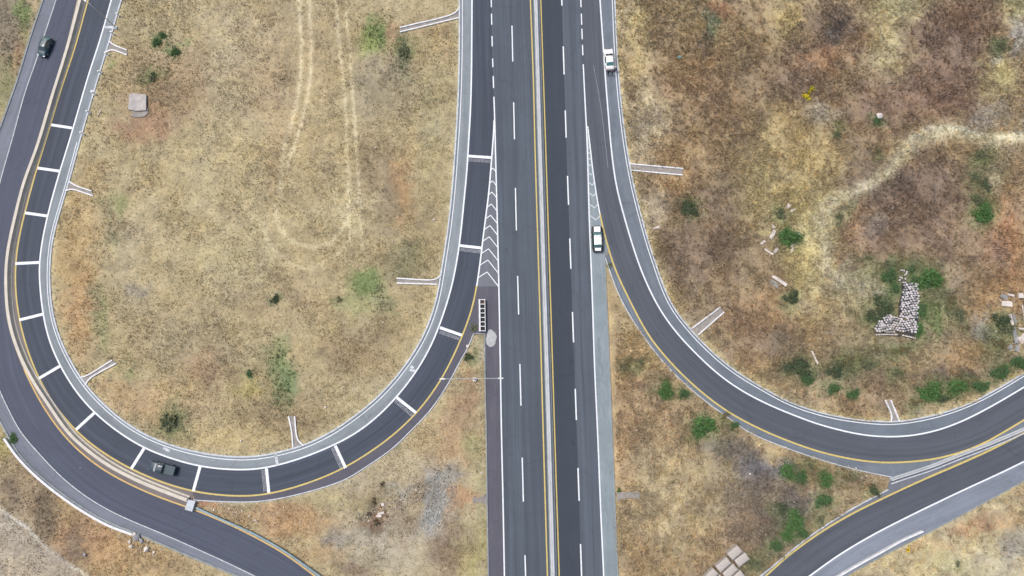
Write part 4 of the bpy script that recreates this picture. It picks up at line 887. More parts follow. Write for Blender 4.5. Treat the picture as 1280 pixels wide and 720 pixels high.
# ------------------------------------------------------------------ dry grass
def tufts(name, n, xr, yr, keep, rad, hgt, wid, blades, seed, shade=(.75, 1.45), tint=None):
    rg = np.random.default_rng(seed)
    x = rg.uniform(*xr, n); y = rg.uniform(*yr, n)
    px, py = world_to_px(x, y)
    m = ~on_road(x, y) & (px > -40) & (px < 1320) & (py > -40) & (py < 760) & keep(px, py, x, y, rg)
    x, y = x[m], y[m]; n = len(x)
    t = ground_tone(x, y)
    if tint is not None: t = t * .3 + np.array(tint) * .75
    # some tufts bleached, some dark dead weeds
    f = rg.uniform(shade[0], shade[1], n); t = t * f[:, None]
    r_ = rg.uniform(0, 1, n); rust = r_ < .08; t[rust] *= np.array([1.08, .88, .70]); dk = r_ > .88; t[dk] *= .72
    j = np.clip(np.searchsorted(gx, x), 1, nx_ - 1); i = np.clip(np.searchsorted(gy, y), 1, ny_ - 1)
    z = zz.reshape(ny_, nx_)[i, j]
    nb = n * blades
    X = np.repeat(x, blades); Y = np.repeat(y, blades); Z = np.repeat(z, blades)
    R = np.repeat(rg.uniform(rad[0], rad[1], n), blades) * rg.uniform(.5, 1.2, nb); Hh = np.repeat(rg.uniform(hgt[0], hgt[1], n), blades) * rg.uniform(.5, 1.1, nb)
    a = rg.uniform(0, 2 * np.pi, nb); wd = rg.uniform(wid[0], wid[1], nb)
    bx, by = X + np.cos(a) * R * .15, Y + np.sin(a) * R * .15
    a2 = a + rg.normal(0, .5, nb)
    tx, ty = X + np.cos(a2) * R, Y + np.sin(a2) * R
    v0 = np.c_[bx - np.sin(a) * wd, by + np.cos(a) * wd, Z - .02]; v1 = np.c_[bx + np.sin(a) * wd, by - np.cos(a) * wd, Z - .02]; v2 = np.c_[tx, ty, Z + Hh]
    V = np.stack([v0, v1, v2], 1).reshape(-1, 3); Fc = np.arange(nb * 3).reshape(-1, 3)
    T = np.repeat(t, blades, axis=0) * rg.uniform(.85, 1.15, nb)[:, None]; T = np.repeat(T, 3, axis=0)
    me = np_mesh(name, V, Fc, 3, np.clip(T, .01, .8))
    return tag(link(name, me, M['grass']), kind='stuff')
GREENS = [(470,45,16,22,1),(348,455,13,24,1),(358,490,13,24,1),(462,355,20,16,.8),(503,72,8,26,.7),(476,380,14,18,.5),(1165,390,10,34,1.2),(1105,372,12,26,1.2),(1130,342,34,12,1),(1090,398,14,14,.8),
 (1180,380,22,22,.5),(1120,440,60,14,.6),(1060,465,60,24,.7),(1180,490,70,10,1),(1240,470,30,12,1),(1245,425,22,26,.8),(1000,465,26,16,.7),(1230,235,14,46,.5),(990,655,26,26,.8),(1010,600,34,14,.6),(1025,640,14,22,.6),(28,45,6,50,.5),(20,80,10,14,.5),
 (200,70,26,26,.35),(125,400,6,50,.4),(860,262,10,12,.6),(840,490,26,14,.4),(880,536,22,14,.5),(597,560,8,24,.5),(1246,60,14,10,.5)] + [(a_, b_, c_ * 1.5, d_ * 1.5, .5) for a_, b_, c_, d_, e_, f_ in SH if c_ > 4.5 and e_ in ('green', 'green2', 'dull', 'dark')]
def keep_green(px, py, x, y, rg):
    d = np.zeros(px.shape)
    for a, b, c, e, g in GREENS: d += g * np.exp(-((px - a) / c) ** 2 - ((py - b) / e) ** 2)
    d *= np.clip((fbm(x, y, 2.5, 140) - .32) * 3.5, 0, 1.3)
    return rg.uniform(0, 1, px.shape) < d * .75
def keep_right(px, py, x, y, rg):
    d = np.where((px > 770), 1.0, 0) * np.clip((fbm(x, y, 4, 120) - .3) * 3.2, .15, 1)
    d = np.where((px > 1040) & (py > 610), d * .35, d)
    return rg.uniform(0, 1, px.shape) < d
def keep_left(px, py, x, y, rg):
    d = np.where(px < 612, .9, 0) * np.clip((fbm(x, y, 5, 130) - .3) * 2.6, .15, 1)
    return rg.uniform(0, 1, px.shape) < d
tufts('green_weeds', 260000, (-112, 112), (-52, 88), keep_green, (.15, .45), (.1, .4), (.05, .10), 5, 9, (.6, 1.5), tint=(.085, .13, .055))
tufts('dry_weeds', 230000, (-2, 112), (-52, 88), keep_right, (.25, .75), (.2, .75), (.035, .085), 6, 3, (.66, 1.5))
tufts('short_dry_grass', 230000, (-112, 0), (-52, 88), keep_left, (.14, .45), (.08, .32), (.03, .065), 5, 4, (.76, 1.36))

# ------------------------------------------------------------------ shrubs
def foliage_mesh(seed, n_leaf=900, clumps=7, leaf=.11, tone_=(.05, .10, .03), spread=.80, flat=.75):
    rg = np.random.default_rng(seed)
    V = []; T = []
    cc = []
    for k in range(clumps):
        a = rg.uniform(0, 2 * np.pi); r = spread * math.sqrt(rg.uniform(0, 1)) if k else 0
        cc.append((r * math.cos(a), r * math.sin(a), rg.uniform(.25, .75) * flat * (1.2 - r), rg.uniform(.14, .42)))
    for i in range(n_leaf):
        cx, cy, cz, cr = cc[rg.integers(clumps)]
        d = rg.normal(size=3); d /= np.linalg.norm(d); rr = cr * (rg.uniform(.2, 1.1) if rg.uniform() < .8 else rg.uniform(1.1, 1.9))
        p = np.array([cx, cy, cz]) + d * rr * np.array([1, 1, .8]); p[2] = max(.03, p[2])
        u = rg.normal(size=3); u /= np.linalg.norm(u); v = np.cross(u, d + rg.normal(size=3) * .6); v /= np.linalg.norm(v) + 1e-9
        s = leaf * rg.uniform(.5, 1.3)
        V += [p - u * s, p + v * s * .45, p + u * s, p - v * s * .45]
        tt = np.array(tone_) * (.65 + .7 * rg.uniform() + .25 * ((cx * 3.1 + cy * 1.7) % 1 - .5)) * np.array([rg.uniform(.85, 1.35), 1, rg.uniform(.8, 1.2)])
        T += [tt] * 4
    return np_mesh('foliage', np.array(V), np.arange(len(V)).reshape(-1, 4), 4, np.array(T))
def stem_mesh(seed):
    rg = random.Random(seed); bm = bmesh.new()
    for k in range(7):
        a = rg.uniform(0, 2 * PI); r = rg.uniform(.15, .5)
        m1 = Vector((math.cos(a) * r * .4, math.sin(a) * r * .4, .28)); m2 = Vector((math.cos(a + .3) * r, math.sin(a + .3) * r, .6))
        bm_tube(bm, (0, 0, -.05), m1, .03, .02, 5); bm_tube(bm, m1, m2, .02, .008, 5)
    me = bpy.data.meshes.new('stem'); bm.to_mesh(me); bm.free(); me.materials.append(M['stem']); return me
def proto(kind):
    spec = {'green': (21, 2600, 14, .085, (.075, .175, .058)), 'green2': (22, 2400, 12, .085, (.07, .145, .06)), 'dark': (23, 2000, 12, .085, (.065, .10, .055)),
            'olive': (24, 800, 10, .085, (.16, .16, .085)), 'dull': (25, 800, 12, .085, (.13, .165, .095)), 'yellow': (26, 500, 5, .12, (.50, .46, .03)), 'brown': (27, 700, 6, .09, (.11, .095, .06))}[kind]
    f = foliage_mesh(spec[0], spec[1], spec[2], spec[3], spec[4]); f.materials.append(M['leaf'])
    return f, stem_mesh(spec[0])
PROTO = {k: proto(k) for k in ('green', 'green2', 'dark', 'olive', 'dull', 'yellow', 'brown')}
for k, (x, y, rx, ry_, kind, lab) in enumerate(SH):
    p = GZ(x, y); q = G(x + rx, y); q2 = G(x, y + ry_)
    sx = (q - G(x, y)).length; sy_ = (q2 - G(x, y)).length
    small = rx < 6.5
    root = empty('shrub', p, random.uniform(0, 6.28) if abs(rx - ry_) < 3 else random.choice([0, PI]), lab, 'shrub', 'shrubs and weeds scattered over the fields')
    f, s = PROTO[kind]
    o = link('foliage', f, None, root); o.scale = (sx * 1.2, sy_ * 1.2, min(sx, sy_) * .9)
    o2 = link('stem', s, None, root); o2.scale = (sx, sy_, min(sx, sy_) * .9)

# ------------------------------------------------------------------ stones and slabs
def stone_mesh(seed, mat, jit=.22, sub_=1):
    bm = bmesh.new(); bmesh.ops.create_icosphere(bm, subdivisions=2, radius=.5)
    rg = random.Random(seed)
    ax = [Vector((rg.gauss(0, 1), rg.gauss(0, 1), rg.gauss(0, 1))).normalized() for _ in range(9)]; lim = [rg.uniform(.26, .44) for _ in ax]
    for v in bm.verts:
        for a, l in zip(ax, lim):
            d = v.co.dot(a)
            if d > l: v.co -= a * (d - l)
    me = bpy.data.meshes.new('stone'); bm.to_mesh(me); bm.free(); me.materials.append(M[mat]); return me
STN = {m: [stone_mesh(i * 7 + 3, m) for i in range(6)] for m in ('stone', 'stone_w', 'stone_g')}
def stone(x, y, size, mat, lab, grp=None, name='stone', flat=.7, z=0.0, cat='stone', asp=None):
    o = link(name, random.choice(STN[mat]))
    p = GZ(x, y); s = size * random.uniform(.85, 1.15); o.location = (p.x, p.y, p.z + s * flat * .3 + z)
    o.scale = (s * (asp or random.uniform(.9, 1.25)), s, s * flat); o.rotation_euler = (random.uniform(-.3, .3), random.uniform(-.3, .3), random.uniform(0, 6.28))
    return tag(o, lab, cat, grp)
def in2(x, y, P):
    return bool(inpoly(np.array([x]), np.array([y]), np.array(P, float))[0])
ARM = [(1128,352),(1135,356),(1146,352),(1147,375),(1145,399),(1124,398),(1124,380),(1127,368)]
FOOTS = [(1099,399),(1110,393),(1124,399),(1142,399),(1146,408),(1143,424),(1128,421),(1120,418),(1094,420),(1091,411)]
# dark sheet under the stones, painting in the shade of their gaps
poly('stone_pile_gap_shade', [(1127,350),(1136,354),(1146,351),(1148,400),(1143,424),(1128,421),(1096,419),(1091,412),(1103,396),(1123,397),(1123,380),(1127,366)], M['pile_gap_shade'], z=.30)
cnt = 0
step = 3.25
for iy in range(60):
    for ix in range(40):
        x = 1090 + ix * step + (iy % 2) * 1.6 + random.uniform(-.45, .45); y = 344 + iy * step * .92 + random.uniform(-.45, .45) + 1.1 * math.sin(ix * .7)
        if in2(x, y, ARM): lab = 'grey building stone in the upright arm of the stacked stone pile'; g_ = 'stones in the upright arm of the pile'
        elif in2(x, y, FOOTS): lab = 'grey building stone in the wide foot of the stacked stone pile'; g_ = 'stones in the foot of the pile'
        else: continue
        if y > 415.5 and x > 1092: continue
        o = link('building_stone', random.choice(STN['stone' if random.random() < .75 else 'stone_g'])); p = G(x, y)
        s = random.uniform(.44, .56); o.scale = (s, s * random.uniform(.8, 1.0), s * .85); o.location = (p.x, p.y, .40 + random.uniform(0, .12)); o.rotation_euler = (random.uniform(-.3, .3), random.uniform(-.3, .3), random.uniform(0, 3))
        tag(o, lab, 'stone', g_); cnt += 1
for k in range(14):
    x = random.uniform(1121, 1134); y = random.uniform(337, 354)
    stone(x, y, .38, 'stone', 'loose grey stone scattered above the top end of the stone pile', 'loose stones above the pile', 'building_stone', z=.25)
# lighter edge course along the foot
for k in range(20):
    x = 1095 + k * 2.5; y = 418.3 + (0 if k < 11 else (k - 11) * .55)
    if 1121 < x < 1127: continue
    o = link('building_stone', random.choice(STN['stone_w'])); p = G(x, y); o.location = (p.x, p.y, .36); o.scale = (.38, .34, .34); o.rotation_euler = (0, 0, random.uniform(0, 3))
    tag(o, 'whitish stone in the bottom edge course of the stacked stone pile', 'stone', 'whitish stones along the bottom edge of the pile')

def slab(x, y, ln, wd, deg, mat, lab, name='broken_slab', th=.18, lift=.05, cat='slab', grp=None, tilt=0.0, ragged=.18):
    """broken piece of concrete; size in metres, deg seen from above"""
    rg = random.Random(int(x * 13 + y)); n = 9; pts = []
    base = [(-.5, -.5), (0, -.5), (.5, -.5), (.5, 0), (.5, .5), (0, .5), (-.5, .5), (-.5, 0)]
    for bx, by in base: pts.append((bx * ln + rg.uniform(-1, 1) * ragged * wd * .5, by * wd + rg.uniform(-1, 1) * ragged * wd * .5))
    bm = bmesh.new(); lo = [bm.verts.new((a, b, 0)) for a, b in pts]; hi = [bm.verts.new((a * .97, b * .97, th)) for a, b in pts]
    k = len(pts)
    bm.faces.new(lo[::-1]); bm.faces.new(hi)
    for i in range(k): bm.faces.new((lo[i], lo[(i + 1) % k], hi[(i + 1) % k], hi[i]))
    o = from_bm(bm, name, M[mat]); p = GZ(x, y); o.location = (p.x, p.y, p.z + lift); o.rotation_euler = (tilt, tilt * .5, math.radians(deg))
    return tag(o, lab, cat, grp)
GS = 'broken white slabs lying round the green shrub'
slab(985,258,1.1,.8,60,'stone_w','triangular white slab top of the broken slabs, right of the dull shrub',grp=GS,tilt=.2,ragged=.5)
slab(990.5,263,1.1,.38,25,'stone_w','thin white slab just below the triangular one',grp=GS,tilt=.1)
slab(966,283,.95,.6,110,'stone_w','stubby white slab above the long oval one left of the green shrub',grp=GS,tilt=.2,ragged=.45)
slab(965,293.5,1.9,.62,60,'stone_w','long oval white slab left of the green shrub',grp=GS,ragged=.3)
slab(953.5,303,1.15,.5,38,'stone_w','leftmost small white slab of the broken slabs',grp=GS)
slab(960.7,315,1.9,.36,-32,'stone_w','narrow pinkish white slab lowest left of the broken slabs',grp=GS)
slab(969.7,313,1.15,.5,55,'stone_w','wedge of white slab meeting the narrow lowest one',grp=GS,tilt=.15,ragged=.5)
slab(989.6,313,1.2,.42,60,'stone_w','white slab at the lower right foot of the green shrub',grp=GS)
slab(990.5,307,.9,.28,35,'stone_w','small white sliver under the lower right of the green shrub',grp=GS)
slab(998,293,.85,.28,-8,'stone_w','small white sliver at the right side of the green shrub',grp=GS)
slab(973.5,351,3.4,.62,-34,'stone_w','long white concrete plank lying slanted below the broken slabs',name='concrete_plank',th=.25,cat='plank',ragged=.1)
slab(967,355,2.0,.9,-34,'stone_g','grey broken concrete alongside the long white plank',th=.12,ragged=.5,cat='slab')
slab(1017.5,447,2.6,.3,-68,'stone_w','thin white concrete stick lying alone above the wide dark shrub',name='concrete_post',cat='post',ragged=.1)
slab(820,285,1.2,.36,22,'stone_w','single pinkish slab alone beside the right ramp',cat='slab')
GR_ = 'broken concrete heap at the right edge'
slab(1257.5,380,2.0,1.0,-4,'stone_w','cream rectangular slab left in the heap at the right edge',grp=GR_,ragged=.1)
slab(1254.5,371,1.3,.7,-25,'stone_g','dark grey slab above the cream rectangular one at the right edge',grp=GR_,tilt=.2)
slab(1262.5,369,1.2,.4,-12,'stone_w','narrow white slab right of the dark grey one at the right edge',grp=GR_)
slab(1274,370,.9,1.0,0,'stone_w','squarish pale concrete block topmost at the right edge',grp=GR_,th=.5,ragged=.1)
slab(1263.5,400,2.2,.5,-78,'stone_w','standing pair of pale planks right of the dark bush, left piece',grp=GR_,ragged=.2)
slab(1267,398,1.8,.35,-72,'stone_g','standing pair of pale planks right of the dark bush, right piece',grp=GR_,ragged=.2)
slab(1268,419,3.1,.6,-86,'stone_g','long upright grey slab in the heap at the right edge',grp=GR_,ragged=.3)
slab(1276.5,411,1.3,.32,-6,'stone_w','bright white bar at the very right edge of the heap',grp=GR_)
slab(1277,422,1.8,1.2,40,'stone_w','biggest white slab at the very right edge of the heap',grp=GR_,ragged=.5,tilt=.15)
slab(1270,435,1.2,.9,60,'stone_g','lowest grey lump of the heap at the right edge',grp=GR_,ragged=.5)
slab(1278,392,3.4,.16,-88,'stone_w','thin pale bar running up the right edge above the heap',grp=GR_)
slab(1262,434,1.1,.5,40,'stone_g','grey slab leaning below the olive bush',grp=GR_,ragged=.4)
# slab in left field
o = slab(173,129,3.6,3.4,-2,'slab','square grey concrete slab lying in rusty weeds in the upper left field',name='concrete_slab',th=.35,ragged=.10,cat='slab')
slab(174.5,141,3.0,1.6,-6,'chute_bed','crumbling lower end of the grey square slab in the left field',name='concrete_rubble',th=.16,ragged=.5,lift=.03,cat='rubble')
slab(124.8,142,1.6,.12,65,'stone_w','thin white stick lying beside the marker posts',name='white_stick',th=.06,ragged=.1,cat='stick')
# rubbish in the lower triangle
slab(476.5,641,1.2,.34,10,'stone_w','upper of two white slats in the rubbish of the lower triangle',name='broken_board',cat='board')
slab(474,644.5,.95,.42,0,'stone_w','lower of two white slats in the rubbish of the lower triangle',name='broken_board',cat='board')
slab(478.5,630.5,.55,.5,20,'stone_w','small white lump above the two white slats',name='stone',cat='stone')
slab(614,423,.1,.1,0,'sand','x') if False else None
# scatter stones seen as pale specks
SPK = [(470,185,1),(542,275,1.3),(491,302,1),(537,107,1.2),(479,403,.8),(441,488,1),(407,509,1.2),(290,56,1),(274,532,1),(302,551,1.2),(100,585,.7),(35,606,.7),(602,591,1.3),(512,572,1),(428,630,.9),
 (405,648,.8),(408,673,.7),(375,653,.7),(320,650,.9),(322,653,.7),(355,634,.8),(347,640,.7),(306,632,.8),(278,629,1.0),(268,637,1.1),(296,640,.9),(303,638,1),(312,645,.9),(287,636,.8),(291,643,.7),(318,650,1.1),
 (461,651,.8),(520,612,1),(525,615,1),(501,624,.8),(486,640,.7),(867,3,1),(780,35,1),(891,70,.8),(777,44,.7),(937,592,1),(905,545,.6),(992,627,1),(985,612,.7),(1075,378,.7),(1070,585,.9),(1083,595,1.2),(1077,597,1),
 (1087,600,1),(1080,603,.9),(1090,491,.8),(1235,468,.8),(1255,475,.8),(1205,684,.8),(1204,667,.7),(1123,710,.9),(1178,709,.7),(1264,648,.8),(953,664,.9),(957,668,.7),(950,662,.7),(1273,658,1),
 (131,606,.8),(141,662,1),(121,655,.9),(27,676,.7),(16,671,.8),(1122,410,.7),(258,640,.8),(540,613,.8),(545,590,.9),(550,640,.9),(530,660,.8),(538,668,.8),(20,660,.7),(1258,590,.5),(1037,610,.7),(597,452,.7),(601,446,.6),(602,463,.6),(596,425,.6)]
AREAS = [((0,0,560,560),'left field inside the loop ramp'),((250,560,612,720),'lower triangle between loop and highway'),((0,560,250,720),'bottom left bank'),((560,400,612,560),'gravel wedge beside the highway'),((760,0,1280,520),'right field'),((760,500,1120,720),'ground inside the right ramp'),((1000,560,1280,720),'bottom right field')]
for x, y, s in SPK:
    ar = next((a for b, a in AREAS if b[0] <= x <= b[2] and b[1] <= y <= b[3]), 'field')
    stone(x, y, .34 * s, 'stone_w', 'small pale stone lying loose on the ' + ar, 'loose pale stones on the ' + ar)
# rubble at the bottom left drain
for x, y, s, m, lab in ((165,683,.8,'stone_w','leftmost cream boulder below the white parapet end'),(184,686,1.1,'stone_w','largest cream boulder below the parapet end'),(172,671,1.3,'stone_g','grey boulder against the outer kerb at the bottom left'),
    (178,675,.9,'stone_g','grey boulder right of the one against the outer kerb'),(163,677,.7,'stone_w','small pale boulder next above the leftmost cream one'),(193,690,.6,'stone_w','rightmost small boulder below the parapet end'),(107,693,.8,'stone_g','lone grey boulder in dark weeds at the bottom left'),
    (169,668,.9,'stone_w','white boulder touching the outer kerb'),(1097.5,146,1.5,'stone_w','white boulder alone above a small green shrub in the upper right field'),(585,433,.9,'stone_w','white lump at the kerb corner of the gravel wedge'),(593.5,474,1.0,'stone_w','pale lump at the foot of the double-armed lamp post')):
    stone(x, y, s, m, lab, None, 'boulder', cat='boulder')
# gravel heap
def gravel(name, pts, n, size, tones, seed):
    rg = np.random.default_rng(seed); P = np.array(pts, float); V = []; Fc = []; T = []
    base = np.array([(1,0,0),(-1,0,0),(0,1,0),(0,-1,0),(0,0,1),(0,0,-1)], float); fs = [(0,2,4),(2,1,4),(1,3,4),(3,0,4),(2,0,5),(1,2,5),(3,1,5),(0,3,5)]
    c = 0
    while c < n:
        x, y = rg.uniform(P[:, 0].min(), P[:, 0].max()), rg.uniform(P[:, 1].min(), P[:, 1].max())
        if not in2(x, y, pts) or fbm(np.array([x]), np.array([y]), 12, 200)[0] < rg.uniform(.2, .65): c += .2; continue
        p = GZ(x, y); s = rg.uniform(*size)
        A = rg.normal(size=(3, 3)); q, _ = np.linalg.qr(A)
        vv = (base * rg.uniform(.6, 1.2, (6, 1))) @ q * s + np.array(p) + np.array([0, 0, s * .3])
        k = len(V); V += list(vv); Fc += [(a + k, b + k, d + k) for a, b, d in fs]; t = np.array(lin(tones[rg.integers(len(tones))])) * rg.uniform(.8, 1.2); T += [t] * 6; c += 1
    me = np_mesh(name, np.array(V), np.array(Fc), 3, np.array(T)); return tag(link(name, me, M['grass']), kind='stuff')
gravel('gravel', [(543,583),(566,580),(572,600),(566,640),(552,662),(530,668),(528,650),(536,620)], 750, (.05, .14), [(170,168,168),(150,146,142),(190,186,182),(120,116,112)], 5)
gravel('rubble', [(492,612),(528,604),(530,622),(500,640),(480,634),(455,640),(415,668),(410,662),(455,655)], 500, (.06, .2), [(190,186,178),(130,122,108),(214,208,200),(104,98,84)], 6)
gravel('rubble', [(258,628),(330,632),(360,640),(330,652),(300,650),(262,636)], 240, (.05, .15), [(214,206,194),(150,130,104),(180,170,150)], 7)
gravel('rubble', [(1060,580),(1095,592),(1092,608),(1060,600)], 240, (.05, .16), [(214,206,198),(150,140,130),(120,110,100)], 8)
gravel('rubble', [(960,570),(1000,575),(1010,640),(985,665),(950,640)], 260, (.05, .14), [(200,196,198),(110,102,108),(80,74,80)], 9)
gravel('rubble', [(940,650),(965,650),(965,680),(940,680)], 120, (.05, .14), [(200,196,198),(110,102,108)], 10)
gravel('rubble', [(150,660),(205,684),(200,700),(150,690)], 200, (.06, .2), [(210,204,190),(150,140,120)], 11)
gravel('rubble', [(1205,350),(1280,355),(1280,450),(1235,440)], 300, (.06, .2), [(200,196,198),(150,140,130),(120,110,104)], 12)
gravel('rubble', [(465,625),(485,628),(486,655),(462,660)], 160, (.05, .16), [(196,186,176),(90,78,62),(140,84,66)], 13)
gravel('rubble', [(955,245),(1005,250),(1000,330),(950,330)], 90, (.04, .12), [(210,200,190),(150,140,130)], 14)

# concrete blocks at the bottom
def block(c4, lab, vault):
    P = [G(*p) for p in c4]; c = sum(P, Vector()) / 4; e1 = (P[1] - P[0] + P[2] - P[3]) / 2; e2 = (P[3] - P[0] + P[2] - P[1]) / 2
    ln, wd = e1.length, e2.length; bm = bmesh.new(); nx, ny = 10, 8
    hh = 1.5
    vs = {}
    for i in range(nx + 1):
        for j in range(ny + 1):
            u, v = i / nx - .5, j / ny - .5
            z = hh + (.10 * math.cos(v * PI) if 1 else 0)
            edge = max(abs(u), abs(v)); z -= .10 * max(0, (edge - .42) / .08) ** 2
            rnd = 1 - (.10 * max(0, abs(v) * 2 - .5) ** 2 if (u > 0 and vault) else 0)
            vs[i, j] = bm.verts.new((u * ln * rnd, v * wd, z + random.uniform(-.012, .012)))
    for i in range(nx):
        for j in range(ny): bm.faces.new((vs[i, j], vs[i + 1, j], vs[i + 1, j + 1], vs[i, j + 1]))
    bd = [vs[i, 0] for i in range(nx + 1)] + [vs[nx, j] for j in range(1, ny + 1)] + [vs[i, ny] for i in range(nx - 1, -1, -1)] + [vs[0, j] for j in range(ny - 1, 0, -1)]
    lo = [bm.verts.new((v.co.x, v.co.y, 0)) for v in bd]
    for i in range(len(bd)): k = (i + 1) % len(bd); bm.faces.new((bd[i], lo[i], lo[k], bd[k]))
    o = from_bm(bm, 'concrete_block', M['block']); o.location = (c.x, c.y, .02); o.rotation_euler = (0, 0, math.atan2(e1.y, e1.x)); o.scale = (.94, .94, 1)
    return tag(o, lab, 'concrete block', 'pale concrete blocks set in rows at the bottom')
for c4, lab, v in [([(905,690),(918.3,679.5),(926.3,686.5),(913,698.5)],'pale concrete block at the very top of the rows',1),([(913.8,699),(927,688),(936,696),(921,706)],'pale concrete block rightmost in the rows, touching the shrub',1),
    ([(890.5,705.8),(905,694),(912.3,700.8),(898,713.5)],'pale concrete block second from the top on the left row',0),([(899,714.5),(913.3,702),(920.5,708.8),(907,722)],'pale concrete block in the middle of the rows',0),
    ([(875.5,720.5),(888.5,707.2),(896,714),(883,728)],'pale concrete block third down on the left row, at the frame bottom',0),([(884,729),(897,715),(904.5,722),(892,736)],'pale concrete block mostly cut by the frame bottom, below the third left one',0),
    ([(908,722.5),(921.5,710),(930,717.5),(916,730)],'pale concrete block lowest right in the rows under the shrub',0)]: block(c4, lab, v)

# bits of plastic
bm = bmesh.new(); bmesh.ops.create_icosphere(bm, subdivisions=3, radius=.42)
for v in bm.verts: v.co = Vector((v.co.x * 1.0, v.co.y * .8, v.co.z * .4)) * (1 + .22 * math.sin(v.co.x * 17) * math.cos(v.co.y * 13))
o = from_bm(bm, 'plastic_bag', M['bag'], None, True); p = GZ(849,72); o.location = (p.x, p.y, p.z + .12); tag(o, 'pale blue plastic bag lying in brown weeds right of the white car', 'plastic bag')

# spilt sand by the gore (a low mound)
bm = bmesh.new(); c = G(614,423); rw = (G(620.5,423) - c).length; rh = (G(614,434) - c).length
ring = []; top = bm.verts.new((0, 0, .10)); prev = None
for r_, h_ in ((.35, .09), (.7, .06), (1, .006)):
    cur = [bm.verts.new((math.cos(t * 2 * PI / 28) * rw * r_ * (1 + .10 * math.sin(t * .9) + .05 * math.sin(t * 2.3)), math.sin(t * 2 * PI / 28) * rh * r_ * (1 + .07 * math.cos(t * .7)), h_)) for t in range(28)]
    for t in range(28):
        u = (t + 1) % 28
        if prev is None: bm.faces.new((top, cur[t], cur[u]))
        else: bm.faces.new((prev[t], cur[t], cur[u], prev[u]))
    prev = cur
o = from_bm(bm, 'sand_heap', M['sand'], None, True); o.location = c; tag(o, 'flat oval heap of pale sand on the highway shoulder beside the gore nose', 'sand heap')

# crash cushion: white frame with dark bays
a, b = G(602.7,374.5), G(603.3,414.5); ln = (a - b).length; mid = (a + b) / 2
root = empty('crash_cushion', (mid.x, mid.y, 0), math.atan2((a - b).y, (a - b).x) - PI / 2, 'white ladder-like crash cushion with dark bays at the nose of the gore', 'crash cushion')
bm = bmesh.new(); bm_box(bm, (-.48, 0, .4), (.30, ln, .8), 0, .03); from_bm(bm, 'side_rail', M['chute_wall'], root)
bm = bmesh.new(); bm_box(bm, (.54, 0, .4), (.12, ln, .8), 0, .02); from_bm(bm, 'side_rail', M['chute_wall'], root)
for k in range(8):
    bm = bmesh.new(); bm_box(bm, (.075, -ln / 2 + .1 + k * (ln - .2) / 7, .37), (.8, .14, .74), 0, .01); from_bm(bm, 'cross_frame', M['chute_wall'], root)
for k in range(7):
    bm = bmesh.new(); y0 = -ln / 2 + .1 + (k + .5) * (ln - .2) / 7
    for j in range(12):
        pass
    bm_box(bm, (.075, y0, .22), (.76, (ln - .2) / 7 - .2, .44), 0, .08); from_bm(bm, 'bay', M['dark'] if k < 6 else M['rust'], root)

# studded strips beside the bars
def studs(a, b, side, lab):
    A, B = G(*a), G(*b); root = empty('stud_strip', (A + B) / 2, 0, lab, 'road studs', 'rows of road studs beside the white bars')
    d = (B - A); nn = Vector((d.y, -d.x, 0)).normalized() * side; bm = bmesh.new(); n = 16
    for r_ in range(3):
        for k in range(n):
            p = A + d * ((k + .5 + (r_ % 2) * .3) / n) + nn * (.40 + r_ * .22) - (A + B) / 2
            bm_box(bm, (p.x, p.y, .03), (.12, .12, .05), math.atan2(d.y, d.x), 0, .6)
    from_bm(bm, 'studs', M['chute_wall'], root)
studs((613,198),(586,196),-1,'rows of small studs under the topmost white bar of the loop ramp')
studs((601,311),(576,308),-1,'rows of small studs under the second white bar from the top of the loop ramp')
studs((576,420),(551,411),-1,'rows of small studs under the white bar beside the crash cushion')
studs((519,517),(497,498),-1,'rows of small studs below the slanting white bar on the bend of the loop ramp')
studs((431,584),(419.5,558),1 if False else -1,'rows of small studs left of the white bar near the upright drain chute')
studs((335.5,614),(333,587),-1,'rows of small studs left of the lowest white bar of the loop ramp')

# ------------------------------------------------------------------ marker posts
for k, (x, y) in enumerate(((149.5,20.5),(142.5,43.5),(135.5,69),(127,92),(119.5,118),(112.5,141.5),(105,168))):
    root = empty('marker_post', G(x, y), 0, None, 'marker post', 'white marker posts on the left inner kerb')
    words = ['topmost', 'second', 'third', 'fourth', 'fifth', 'sixth', 'lowest'][k]
    root['label'] = f'white marker post on the inner kerb at the upper left, {words} of the seven'
    bm = bmesh.new(); bm_tube(bm, (0, 0, 0), (0, 0, 1.25), .15, .13, 10); from_bm(bm, 'post', M['post_w'], root)
    bm = bmesh.new(); bm_tube(bm, (0, 0, .88), (0, 0, 1.02), .155, .15, 10); from_bm(bm, 'reflector_band', M['lamp_w'], root)
    bm = bmesh.new(); bm_box(bm, (0, 0, .09), (.42, .42, .18), .3, .03); from_bm(bm, 'foot', M['chute_wall'], root)

